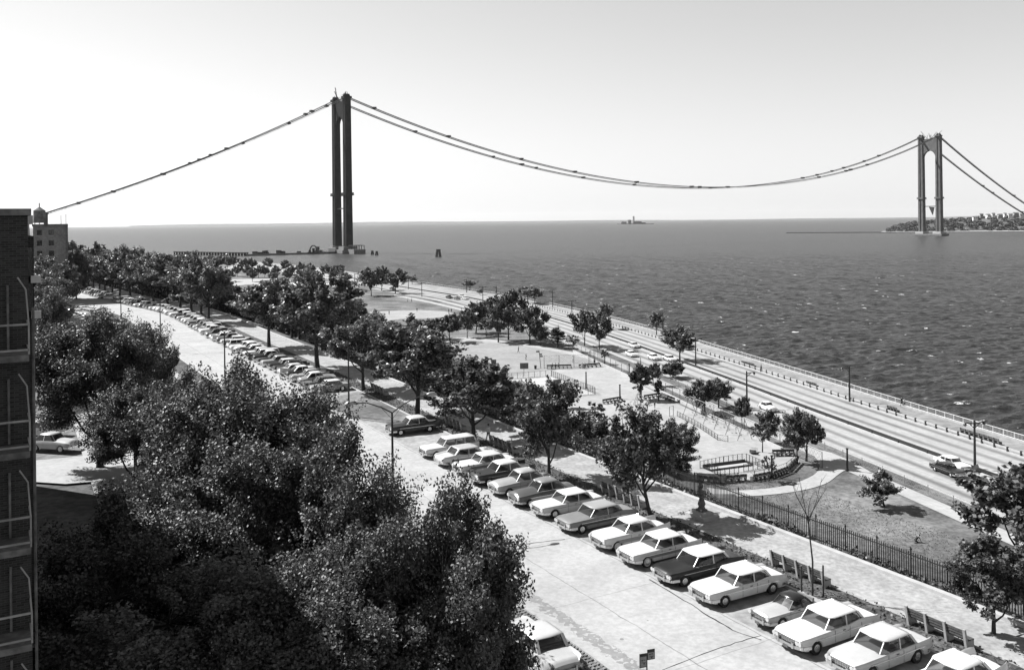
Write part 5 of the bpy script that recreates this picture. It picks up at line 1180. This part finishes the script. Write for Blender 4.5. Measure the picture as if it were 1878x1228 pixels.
# wire fences
def wire_fence(pts, H, label, step=2.5, z=ZP, mesh=.32, rad=.05, wires=True, name='wire_fence', gaps=(), pc='iron'):
    o0 = Vector(pts[0]); e = empty(name, (o0.x, o0.y, z), 0, label, 'fence'); P2 = [Vector(p)-o0 for p in pts]; wm = MB(); pm = MB(); pm.tube([(0, 0, -.05), (0, 0, H)], rad, 6); pme = pm.mesh('fence_post', [M_[pc]])
    for i in range(len(P2)-1):
        a, b = P2[i], P2[i+1]; L = (b-a).length; n = max(1, round(L/step))
        for k in range(n+(i == len(P2)-2)): p = a.lerp(b, k/n); place('fence_post', pme, e, loc=(p.x, p.y, 0))
        if i in gaps: continue
        for h in (H-.03, .08): rl = MB(); rl.beam((a.x, a.y, h), (b.x, b.y, h), .035, .04); rl.build('fence_rail', M_[pc], e)
        if wires:
            d = (b-a)/L; m = int(L/mesh)
            for k in range(-int(H/mesh), m+1):
                for sg in (1, -1):
                    x0 = k*mesh; z0, z1 = 0.05, H-.03; xa, xb = (x0, x0+H) if sg > 0 else (x0+H, x0)
                    lo_, hi_ = 0.0, L; 
                    def cl(xa, za, xb, zb):
                        t0, t1 = 0, 1; dx = xb-xa
                        if abs(dx) > 1e-9:
                            ta, tb = (lo_-xa)/dx, (hi_-xa)/dx; ta, tb = min(ta, tb), max(ta, tb); t0, t1 = max(t0, ta), min(t1, tb)
                        if t1 <= t0+.02: return None
                        return (xa+dx*t0, za+(zb-za)*t0, xa+dx*t1, za+(zb-za)*t1)
                    c_ = cl(xa, z0, xb, z1)
                    if c_: A3 = a+d*c_[0]; B3 = a+d*c_[2]; wm.beam((A3.x, A3.y, c_[1]), (B3.x, B3.y, c_[3]), .012, .012)
    if wires: o = wm.build('wire_mesh', M_['galv' if pc != 'iron' else 'steel'], e); o['kind'] = 'stuff'
    return e
wire_fence([W(928, 696), W(1011, 690)], 1.5, 'tall back fence of the basketball court', 1.5, wires=True)
wire_fence([W(1012, 690.5), W(1091, 722)], 1.5, 'right side fence of the basketball court with close dark posts', 1.15)
wire_fence([W(1091.5, 723), W(1000, 732)], 1.4, 'front fence of the basketball court with thin spaced posts', 1.6)
wire_fence([W(998, 675.5), W(1080, 673)], 3.2, 'high backstop fence behind the players benches of the ball field', 3.6, mesh=.6, rad=.06)
wire_fence([W(1082, 672), W(1104, 665), W(1108, 668)], 4.0, 'high corner fence at the right end of the players benches', 2.0, mesh=.6)
wire_fence([W(1242, 763), W(1280, 783), W(1316, 807), W(1335, 810)], 1.0, 'low fence curving along the near side of the swings', 1.4, mesh=.4)
wire_fence([W(1228, 764), W(1235, 762)], 1.9, 'small open gate frame left of the swings', .9, wires=False)
wire_fence([W(1284, 859), W(1327, 850)], 1.15, 'back fence of the sandbox, left half', .8, mesh=.4)
wire_fence([W(1327.5, 850), W(1361, 845), W(1369, 845), W(1398, 858)], 1.15, 'back fence of the sandbox, right half up to the corner', .8, mesh=.4)
wire_fence([W(1301, 863), W(1321, 873), W(1355, 868)], 1.15, 'front fence of the sandbox, left half', .8, mesh=.4)
wire_fence([W(1364, 865), W(1398, 859)], 1.15, 'front fence of the sandbox, right half', .8, mesh=.4)
wire_fence([W(1279, 884), W(1322, 885.5), W(1384, 880), W(1419, 873), W(1443, 864), W(1459, 850)], 1.3, 'outer curved fence round the sandbox ending by the benches', 2.4, mesh=.5)
p0 = [PKWY.at(s_, -20.9)[0] for s_ in np.linspace(PKWY.s_at_y(140), PKWY.s_at_y(268), 34)]
wire_fence([tuple(p) for p in p0], 2.4, 'long wire fence between the playground and the parkway verge', 3.9, mesh=.8)
p0 = [PKWY.at(s_, -14.6)[0] for s_ in np.linspace(PKWY.s_at_y(92), PKWY.s_at_y(230), 30)]
wire_fence([tuple(p) for p in p0], 1.25, 'low wire fence between the park path and the parkway kerb', 4.7, mesh=.6, pc='galv')
# ================================================================ BENCHES
def bench(name, pts, z, label, grp, face=1, back=1.0, n_leg=5, dark=False, detail=True):
    """long park bench between two points; face=+1 sits to the right of the direction of travel"""
    a, b = Vector(pts[0]), Vector(pts[-1]); d = (b-a); L = d.length; d.normalize(); ang = math.atan2(d.y, d.x)
    e = empty(name, (a.x, a.y, z), ang, label, 'bench', grp); f = -face       # local y of the sitting side
    cm = M_['kerb'] if not dark else M_['stone_dark']
    g = MB(); w_ = .13 if detail else .16
    g.add([(0, 0, 0), (w_, 0, 0), (w_, f*.50, 0), (0, f*.50, 0), (0, 0, .42), (w_, 0, .42), (w_, f*.5, .42), (0, f*.5, .42)], [(0, 3, 2, 1), (4, 5, 6, 7), (0, 1, 5, 4), (1, 2, 6, 5), (2, 3, 7, 6), (3, 0, 4, 7)])
    g.add([(0, -f*.06, 0), (w_, -f*.06, 0), (w_, f*.1, 0), (0, f*.1, 0), (0, -f*.26, back), (w_, -f*.26, back), (w_, -f*.14, back), (0, -f*.14, back)], [(0, 3, 2, 1), (4, 5, 6, 7), (0, 1, 5, 4), (1, 2, 6, 5), (2, 3, 7, 6), (3, 0, 4, 7)])
    lm = g.mesh('support', [cm])
    for k in range(n_leg): place('support', lm, e, loc=(k*(L-w_)/(n_leg-1), 0, 0))
    if detail:
        for q, (yy, zz) in enumerate(((f*.08, .45), (f*.22, .45), (f*.36, .45), (f*.48, .44))): s_ = MB(); s_.box((L/2, yy, zz), (L-.02, .11, .045)); s_.build('seat_slat', M_['wood'], e)
        for q in range(3): zz = .60+q*.15; s_ = MB(); s_.box((L/2, f*(.06-.22*zz), zz), (L-.02, .045, .11)); s_.build('back_slat', M_['wood'], e)
    else:
        s_ = MB(); s_.box((L/2, f*.28, .45), (L, .48, .05)); s_.build('seat', M_['wood'], e); s_ = MB(); s_.box((L/2, -f*.10, .78), (L, .05, .36)); s_.build('backrest', M_['wood'], e)
    return e
for Y0, Y1, nl, lb in ((52.4, 56.0, 5, 'slatted bench with pale concrete supports behind the long white hardtop'), (67.4, 71.6, 6, 'slatted bench behind the grey finned car and the street tree'), (44.6, 47.6, 4, 'slatted bench near the bottom right corner behind the broad bonneted car'), (84.0, 88.0, 6, 'slatted bench in the tree shade behind the hatched pale car'), (93.6, 97.0, 5, 'slatted bench in the shade by the black sedan at the grass island'), (113.5, 117.5, 5, 'slatted bench beyond the grass island behind the first car of the long row')):
    a, t, n = ROAD.at(ROAD.s_at_y(Y0)-2.9, 7.35); b, _, _ = ROAD.at(ROAD.s_at_y(Y1)-2.9, 7.35); bench('park_bench', (a, b), ZR+.13, lb, 'benches along the street pavement', 1, 1.05, nl)
for u0, v0, u1, v1, nl, lb in ((1361, 668, 1384, 674, 9, 'bench row on the promenade under the median tree end'), (1480, 706, 1498, 711, 6, 'bench row on the promenade left of the single lamp'), (1628, 752, 1646, 757, 4, 'short bench row on the promenade before the strolling couple'), (1762, 794, 1833, 816, 9, 'long bench row on the promenade behind the big twin lamp')):
    bench('promenade_bench', (W(u0, v0), W(u1, v1)), ZP+.02, lb, 'benches on the promenade', -1, 1.0, nl, True, False)
for u0, v0, u1, v1, nl, fc, lb in ((1003, 676, 1048, 675, 7, 1, 'left players bench before the backstop fence'), (1062, 675, 1101, 672, 6, 1, 'right players bench before the backstop fence'), (1106, 741, 1140, 735, 6, 1, 'bench row left of the slide'), (1182, 733, 1212, 728, 5, 1, 'bench row right of the slide, left section'), (1212, 728, 1236, 738, 5, 1, 'bench row right of the slide, curved right section'),
   (1279, 883, 1320, 887, 5, -1, 'bench at the left end of the sandbox ring'), (1330, 884, 1369, 881, 4, -1, 'bench with dark seat in the middle of the sandbox ring front'), (1380, 882, 1412, 876, 5, -1, 'bench right of the dark seated one in the sandbox ring'), (1418, 876, 1444, 866, 6, -1, 'curved bench row at the front right of the sandbox ring'), (1446, 865, 1463, 847, 6, -1, 'curved bench row at the right end of the sandbox ring'), (1417, 836, 1457, 835, 6, 1, 'bench row at the back of the sandbox ring')):
    bench('playground_bench', (W(u0, v0), W(u1, v1)), ZP+.03, lb, 'benches of the playground', fc, .95, nl, True, False)
# ================================================================ PLAYGROUND
A_, B_ = Vector(W(1265, 759)+(ZP,)), Vector(W(1366, 807)+(ZP,)); d = B_-A_; L = d.length; ang = math.atan2(d.y, d.x)
e = empty('swing_set', A_, ang, 'long swing frame with splayed legs beside the parkway fence', 'swings'); Hs = 3.4
m = MB(); m.beam((0, 0, Hs), (L, 0, Hs), .08, .08); m.build('top_bar', M_['galv'], e)
for k in range(6):
    for s in (-1, 1): m = MB(); m.tube([(k*L/5, 0, Hs), (k*L/5, s*1.35, 0)], .05, 5); m.build('leg', M_['galv'] if s > 0 else M_['steel'], e)
for k in range(5):
    for q in (.3, .7):
        x = (k+q)*L/5; m = MB(); m.box((x, 0, .55), (.5, .2, .05)); st = m.build('swing_seat', M_['iron'], e)
        m = MB(); [m.beam((x+dx, 0, .55), (x+dx, 0, Hs), .02, .02) for dx in (-.22, .22)]; m.build('chain', M_['steel'], st)
def backboard(u, v, H, ang, label, wd=1.7, ht=1.1):
    x, y = W(u, v); e = empty('basketball_hoop', (x, y, ZP), ang, label, 'basketball hoop', 'basketball hoops')
    m = MB(); m.tube([(0, 0, 0), (0, 0, H-.3)], .06, 6); m.beam((0, 0, H-.5), (0, -.6, H), .06, .06); m.build('pole', M_['steel'], e)
    b = MB(); b.box((0, -.62, H+.2), (wd, .05, ht)); bo = b.build('backboard', M_['steel'], e)
    b = MB(); b.box((0, -.66, H+.2), (.05, .03, ht)); b.box((0, -.66, H+.2), (wd, .03, .05)); [b.box((s*wd/2, -.66, H+.2), (.08, .03, ht)) for s in (-1, 1)]; [b.box((0, -.66, H+.2+s*ht/2), (wd, .03, .08)) for s in (-1, 1)]; b.build('border', M_['iron'], bo)
    r_ = MB()
    for k in range(10): a0, a1 = k*.628, (k+1)*.628; r_.beam((.23*math.cos(a0), -.95+.23*math.sin(a0), H), (.23*math.cos(a1), -.95+.23*math.sin(a1), H), .03, .03)
    r_.build('rim', M_['iron'], bo)
backboard(1020, 728, 3.0, .3, 'basketball hoop at the front fence of the court'); backboard(961, 690, 2.4, 0.1, 'pale basketball board beside the back fence of the court', 1.9, 1.3); backboard(906, 684, 2.4, 0, 'dark board seen above the street tree left of the court', 1.1, 1.5)
x, y = W(992, 676); e = empty('field_light', (x, y, ZP), 0, 'leaning pole with loudspeakers beside the backstop fence', 'pole'); m = MB(); m.tube([(0, 0, 0), (-.4, 0, 4.6)], .08, 6); m.build('pole', M_['iron'], e)
for dx, z in ((.35, 3.1), (-.6, 4.3), (.2, 3.6)): m = MB(); m.box((dx-.2, 0, z), (.7, .4, .3)); m.build('lamp', M_['iron'], e)
x, y = W(1171, 742); e = empty('slide', (x, y, ZP), .3, 'small slide with ladder between the two bench rows', 'slide')
m = MB(); m.beam((0, 0, 2.3), (2.1, -1.2, .3), .5, .08); m.build('chute', M_['galv'], e); m = MB(); [m.beam((-.1+s*.0, s*.25, 2.3), (-1.0, s*.3, 0), .06, .06) for s in (-1, 1)]; [m.beam((-.1-.9*k/6, -.27, 2.3-2.3*k/6), (-.1-.9*k/6, .27, 2.3-2.3*k/6), .04, .04) for k in range(1, 6)]; m.build('ladder', M_['steel'], e)
m = MB(); m.beam((0, -.3, 2.2), (.1, -.8, 0), .06, .06); m.beam((0, .3, 2.2), (.1, .8, 0), .06, .06); m.build('leg', M_['steel'], e)
A_, B_ = Vector(W(1289, 858)+(0,)), Vector(W(1366, 848)+(0,)); e = empty('sandbox', (A_.x, A_.y, ZP), math.atan2((B_-A_).y, (B_-A_).x), 'dark edged sandbox inside the low fences', 'sandbox'); L = (B_-A_).length
for nm, c, dd in (('back_board', (L/2, 0, .28), (L, .14, .5)), ('front_board', (L/2, -1.9, .15), (L, .14, .25)), ('side_board', (0, -.95, .2), (.14, 1.8, .34)), ('side_board', (L, -.95, .2), (.14, 1.8, .34))): m = MB(); m.box(c, dd); m.build(nm, M_['iron'], e)
m = MB(); m.box((L/2, -.95, .06), (L-.2, 1.8, .1)); m.build('sand', M_['court'], e)
x, y = W(982, 676.5); e = empty('litter_bin', (x, y, ZP), 0, 'round dark litter bin left of the players benches', 'litter bin'); m = MB(); m.tube([(0, 0, 0), (0, 0, .9)], [.28, .34], 10); m.build('drum', M_['iron'], e); m = MB(); m.tube([(0, 0, .88), (0, 0, .95)], .36, 10); m.build('rim', M_['steel'], e)
x, y = W(1388, 831); e = empty('concrete_pipe', (x, y, ZP), 1.2, 'upright curved concrete play piece left of the sparse tree', 'play sculpture'); m = MB()
for k in range(8): a0, a1 = -.9+k*.22, -.9+(k+1)*.22; m.add([(1.2*math.sin(a0), 0, 1.3-1.25*math.cos(a0)+.2), (1.2*math.sin(a1), 0, 1.3-1.25*math.cos(a1)+.2), (1.2*math.sin(a1), 1, 1.3-1.25*math.cos(a1)+.2), (1.2*math.sin(a0), 1, 1.3-1.25*math.cos(a0)+.2), (1.4*math.sin(a0), 0, 1.3-1.45*math.cos(a0)+.2), (1.4*math.sin(a1), 0, 1.3-1.45*math.cos(a1)+.2), (1.4*math.sin(a1), 1, 1.3-1.45*math.cos(a1)+.2), (1.4*math.sin(a0), 1, 1.3-1.45*math.cos(a0)+.2)], [(0, 1, 2, 3), (7, 6, 5, 4), (0, 4, 5, 1), (2, 6, 7, 3)])
m.build('shell', M_['concrete'], e); m = MB(); m.box((0, .5, .1), (.5, 1.2, .3)); m.build('foot', M_['concrete'], e)
x, y = W(1410, 884.5); e = empty('drain_cover', (1, 1, 1), 0, 'dark round drain hole in the grass band beside the curved path', 'drain'); x, y = W(1447, 886, ZP); e.location = (x, y, ZP+.03); m = MB(); m.disc((0, 0, 0), 1.1, .05, 12); m.build('cover', M_['iron'], e); m = MB(); m.disc((0, 0, .05), .7, .08, 12); m.build('ring', M_['stone_dark'], e)
# flag-like post before the infield
# ================================================================ MONUMENTAL FOUNTAIN AND SIGNS
x, y = W(1287, 947, ZR+.13); _, t, n = ROAD.at(ROAD.s_at_y(60)); e = empty('drinking_fountain', (x, y, ZR+.13), math.atan2(t.y, t.x), 'dark carved drinking fountain on two pale stone steps by the iron fence', 'fountain')
m = MB(); m.box((0, 0, .11), (2.1, 1.5, .24)); m.build('lower_step', M_['kerb'], e); m = MB(); m.box((0, 0, .33), (1.35, 1.0, .2)); m.build('upper_step', M_['kerb'], e)
m = MB(); m.box((0, 0, .50), (.62, .55, .16)); m.tube([(0, 0, .55), (0, 0, .75), (0, 0, .9), (0, 0, 1.35), (0, 0, 1.5), (0, 0, 1.62)], [.30, .22, .30, .16, .32, .2], 7); m.build('pedestal', M_['stone_dark'], e)
m = MB(); m.tube([(0, 0, 1.58), (0, 0, 1.66), (0, 0, 1.82), (0, 0, 1.85)], [.1, .26, .34, .30], 10); m.build('basin', M_['stone_dark'], e)
m = MB(); m.tube([(0, .1, 1.8), (.0, .14, 2.05), (-.03, .1, 2.2), (.05, .05, 2.5)], [.20, .14, .2, .09], 7); m.tube([(.05, .05, 2.45), (-.2, -.1, 2.5), (.35, -.05, 2.62)], [.05, .07, .09], 6); m.build('spout', M_['stone_dark'], e)
px_, py_ = 5.8, 41.0; e = empty('parking_sign', (px_, py_, ZR+.1), 0.30, 'two small dark parking signs on one post at the bottom edge', 'sign')
m = MB(); m.tube([(0, 0, 0), (0, 0, 2.25)], .03, 6); m.build('post', M_['iron'], e)
for x0, z0, hgt in ((-.19, 2.0, .62), (.19, 2.22, .46)):
    m = MB(); m.box((x0, -.04, z0), (.37, .015, hgt)); pn = m.build('panel', M_['iron'], e); m = MB(); m.box((x0, -.051, z0-.05), (.30, .006, hgt-.17)); fc = m.build('face', M_['concrete'], pn)
    m = MB(); 
    for q, (dx, dz, a, b) in enumerate(((-.06, .06, .07, .05), (.05, .07, .08, .03), (0, -.04, .2, .02), (.03, -.09, .06, .06), (0, hgt/2-.03, .22, .025))): m.box((x0+dx, -.056, z0-.05+dz), (a, .004, b))
    m.build('lettering', M_['iron'] if True else None, pn)
# ================================================================ PEOPLE
def person_mesh(pose, h=1.68, shirt='cloth_mid', legs='cloth_dark', seed=0):
    """one skinned figure; +x is forward"""
    s = h/1.7
    J = {'pel': (0, 0, .92), 'wai': (0, 0, 1.06), 'che': (0, 0, 1.32), 'nec': (0, 0, 1.45), 'hd0': (.01, 0, 1.53), 'hd1': (.02, 0, 1.66)}
    J.update({'hipL': (0, .10, .88), 'kneL': (.03, .11, .48), 'ankL': (-.02, .11, .07), 'toeL': (.16, .12, .03), 'shL': (0, .19, 1.38), 'elL': (.02, .25, 1.10), 'wrL': (.10, .24, .86), 'haL': (.13, .23, .77)})
    if pose == 'walk': J.update(kneL=(.14, .1, .50), ankL=(.24, .1, .10), toeL=(.42, .11, .09), kneR=(.02, -.1, .47), ankR=(-.26, -.1, .13), toeR=(-.12, -.11, .02), elL=(-.12, .24, 1.12), wrL=(-.08, .22, .88), haL=(-.06, .22, .8), elR=(.08, -.24, 1.12), wrR=(.22, -.22, .92), haR=(.27, -.21, .86))
    if pose == 'throw': J.update(elR=(.14, -.32, 1.42), wrR=(.22, -.3, 1.68), haR=(.24, -.3, 1.78), kneL=(.12, .14, .5), ankL=(.18, .16, .08), toeL=(.36, .17, .04), ankR=(-.2, -.16, .08), toeR=(-.05, -.17, .02))
    if pose == 'sit': 
        J.update(pel=(0, 0, .52), wai=(-.02, 0, .66), che=(.03, 0, .92), nec=(.05, 0, 1.05), hd0=(.07, 0, 1.13), hd1=(.08, 0, 1.26), hipL=(0, .1, .50), kneL=(.42, .13, .50), ankL=(.42, .13, .08), toeL=(.58, .14, .04), shL=(.03, .19, .98), elL=(.10, .24, .74), wrL=(.30, .18, .60), haL=(.38, .16, .58))
    if pose == 'crouch':
        J.update(pel=(-.1, 0, .34), wai=(-.02, 0, .44), che=(.2, 0, .62), nec=(.30, 0, .70), hd0=(.36, 0, .74), hd1=(.46, 0, .80), hipL=(-.1, .1, .32), kneL=(.22, .2, .42), ankL=(.0, .2, .08), toeL=(.16, .22, .03), kneR=(.16, -.2, .1), ankR=(-.3, -.18, .08), toeR=(-.45, -.18, .03), shL=(.22, .18, .66), elL=(.36, .26, .42), wrL=(.5, .2, .2), haL=(.56, .18, .12))
    if pose == 'bend': J.update(che=(.28, 0, 1.22), nec=(.40, 0, 1.26), hd0=(.47, 0, 1.26), hd1=(.58, 0, 1.28), wai=(.08, 0, 1.05), shL=(.32, .18, 1.24), elL=(.40, .22, .98), wrL=(.46, .18, .74), haL=(.48, .17, .66))
    for k in list(J):
        if k.endswith('L') and k[:-1]+'R' not in J: a = J[k]; J[k[:-1]+'R'] = (a[0], -a[1], a[2])
    names = list(J); R = {'pel': .145, 'wai': .12, 'che': .15, 'nec': .055, 'hd0': .085, 'hd1': .085}
    R2 = {'hip': .09, 'kne': .06, 'ank': .04, 'toe': .035, 'sh': .06, 'el': .042, 'wr': .03, 'ha': .035}
    E = [('pel', 'wai'), ('wai', 'che'), ('che', 'nec'), ('nec', 'hd0'), ('hd0', 'hd1')]
    for q in 'LR': E += [('pel', 'hip'+q), ('hip'+q, 'kne'+q), ('kne'+q, 'ank'+q), ('ank'+q, 'toe'+q), ('che', 'sh'+q), ('sh'+q, 'el'+q), ('el'+q, 'wr'+q), ('wr'+q, 'ha'+q)]
    me = bpy.data.meshes.new('person'); me.from_pydata([tuple(c*s for c in J[k]) for k in names], [(names.index(a), names.index(b)) for a, b in E], [])
    ob = bpy.data.objects.new('tmp_person', me); COL.objects.link(ob); md = ob.modifiers.new('s', 'SKIN'); lay = me.skin_vertices[0] if len(me.skin_vertices) else None
    if lay is None: me.attributes; 
    for i, k in enumerate(names):
        r_ = R.get(k) or R2[k[:-1]]
        me.skin_vertices[0].data[i].radius = (r_*s, r_*s); me.skin_vertices[0].data[i].use_root = (k == 'pel')
    ob.modifiers.new('u', 'SUBSURF').levels = 1; bpy.context.view_layer.update(); dg_ = bpy.context.evaluated_depsgraph_get(); out = bpy.data.meshes.new_from_object(ob.evaluated_get(dg_)); bpy.data.objects.remove(ob)
    out.materials.clear(); [out.materials.append(M_[k]) for k in (legs, shirt, 'skin')]
    pts = {k: Vector(J[k])*s for k in names}
    for p in out.polygons:
        c = p.center; k = min(names, key=lambda q: (pts[q]-c).length); p.use_smooth = True
        p.material_index = 2 if k in ('hd0', 'hd1', 'nec') or k[:2] in ('ha', 'wr') else (0 if k[:3] in ('hip', 'kne', 'ank', 'toe') or k == 'pel' else 1)
    hm = MB(); c = (pts['hd1']+(pts['hd1']-pts['hd0'])*.25); bm_ = bmesh.new(); bmesh.ops.create_icosphere(bm_, subdivisions=2, radius=.105*s); hme = bpy.data.meshes.new('hair'); [setattr(v, 'co', v.co*1.0+c+Vector((-.03, 0, .01))) for v in bm_.verts]; bm_.to_mesh(hme); bm_.free(); hme.materials.append(M_['cloth_dark'])
    return out, hme
try:
    PM = {}
    def person(u, v, pose, ang, label, h=1.68, shirt='cloth_mid', legs='cloth_dark', z=None, lift=0):
        key = (pose, h, shirt, legs)
        if key not in PM: PM[key] = person_mesh(*key)
        if z is None: x, y, zz = G(u, v)
        else: x, y = W(u, v, z); zz = z
        o = place('person', PM[key][0], None, None, (x, y, zz+lift), (0, 0, ang)); tag(o, label, 'person'); place('hair', PM[key][1], o)
    person(951, 647, 'walk', 2.6, 'person in dark clothes at the middle of the ball field', 1.75, 'cloth_dark', z=ZP+.03)
    person(965, 660, 'throw', 3.6, 'person throwing a ball on the ball field, right of the standing one', 1.6, 'cloth_dark', z=ZP+.03)
    person(901.7, 669, 'walk', 1.2, 'person standing at the left side of the ball field', 1.7, 'cloth_dark', z=ZP+.03)
    person(1050.7, 665, 'stand', 0, 'person standing behind the backstop fence', 1.7, 'cloth_light', z=ZP+.03)
    for u, lb, sh in ((1013, 'person sitting at the left end of the left players bench', 'cloth_dark'), (1019, 'person in dark clothes sitting mid bench before the backstop', 'cloth_dark'), (1024, 'person in dark clothes sitting right of the middle of the left players bench', 'cloth_mid'), (1068, 'person in pale shirt sitting on the right players bench', 'cloth_light'), (1073, 'person sitting second on the right players bench', 'cloth_dark')): person(u, 675.6, 'sit', -1.5, lb, 1.7, sh, z=ZP+.03)
    person(1090.5, 670, 'stand', -1.5, 'person in dark clothes behind the right players bench', 1.7, 'cloth_dark', z=ZP+.03)
    person(1200.8, 748, 'stand', 2.0, 'child standing on the paving right of the slide', 1.25, 'cloth_dark', z=ZP+.03)
    person(1187, 752, 'bend', .5, 'adult bending down near the foot of the slide', 1.7, 'cloth_dark', z=ZP+.03)
    person(1306, 772, 'sit', -1.0, 'child on one of the swings', 1.2, 'cloth_dark', z=ZP+.1, lift=.15)
    person(747.5, 554, 'walk', 0, 'left person of a pair strolling on the far lawn', 1.7, 'cloth_light', z=ZP); person(754.7, 554, 'walk', 0, 'right person of a pair strolling on the far lawn', 1.75, 'cloth_dark', z=ZP)
    person(764.7, 571.5, 'walk', 1, 'person at the far edge of the sandy infield', 1.7, 'cloth_dark', z=ZP+.02); person(713.6, 577, 'stand', 1, 'person standing in the sandy infield', 1.7, 'cloth_mid', z=ZP+.02)
    person(823, 574, 'stand', 1, 'left one of two people at the right end of the infield', 1.75, 'cloth_dark', z=ZP+.02); person(828, 573, 'stand', 2, 'right one of two people at the right end of the infield', 1.7, 'cloth_dark', z=ZP+.02)
    person(1653.4, 744.5, 'walk', -1.0, 'person in dark coat strolling by the seawall railing', 1.78, 'cloth_dark', z=ZP+.02); person(1658.8, 745.6, 'walk', -1.0, 'person in pale top strolling by the seawall railing', 1.68, 'cloth_light', z=ZP+.02)
    person(1396, 682, 'walk', -1.0, 'person walking alone on the promenade by the bench row', 1.75, 'cloth_dark', z=ZP+.02)
    person(1680, 995, 'crouch', .3, 'person in dark clothes crouching on the lawn', 1.75, 'cloth_dark')
    person(896, 811, 'walk', 2.2, 'person in a white shirt walking under the street trees', 1.75, 'cloth_light', z=ZR+.14)
    person(255, 606, 'stand', 0, 'person in dark clothes standing at the far median end by the departing car', 1.75, 'cloth_dark', z=ZR+.11)
except Exception as ex:
    import traceback; traceback.print_exc(); raise
# ================================================================ AIR
M_['haze'] = bpy.data.materials.new('haze'); M_['haze'].use_nodes = True; N = M_['haze'].node_tree.nodes; N.remove(N['Principled BSDF'])
vp = N.new('ShaderNodeVolumePrincipled'); vp.inputs['Color'].default_value = (1, 1, 1, 1); vp.inputs['Density'].default_value = 0.000013; vp.inputs['Anisotropy'].default_value = 0.3
M_['haze'].node_tree.links.new(vp.outputs[0], N['Material Output'].inputs['Volume'])
mb = MB(); mb.box((0, 10500, 120), (52400, 27400, 242)); o = mb.build('haze', M_['haze']); o['kind'] = 'stuff'
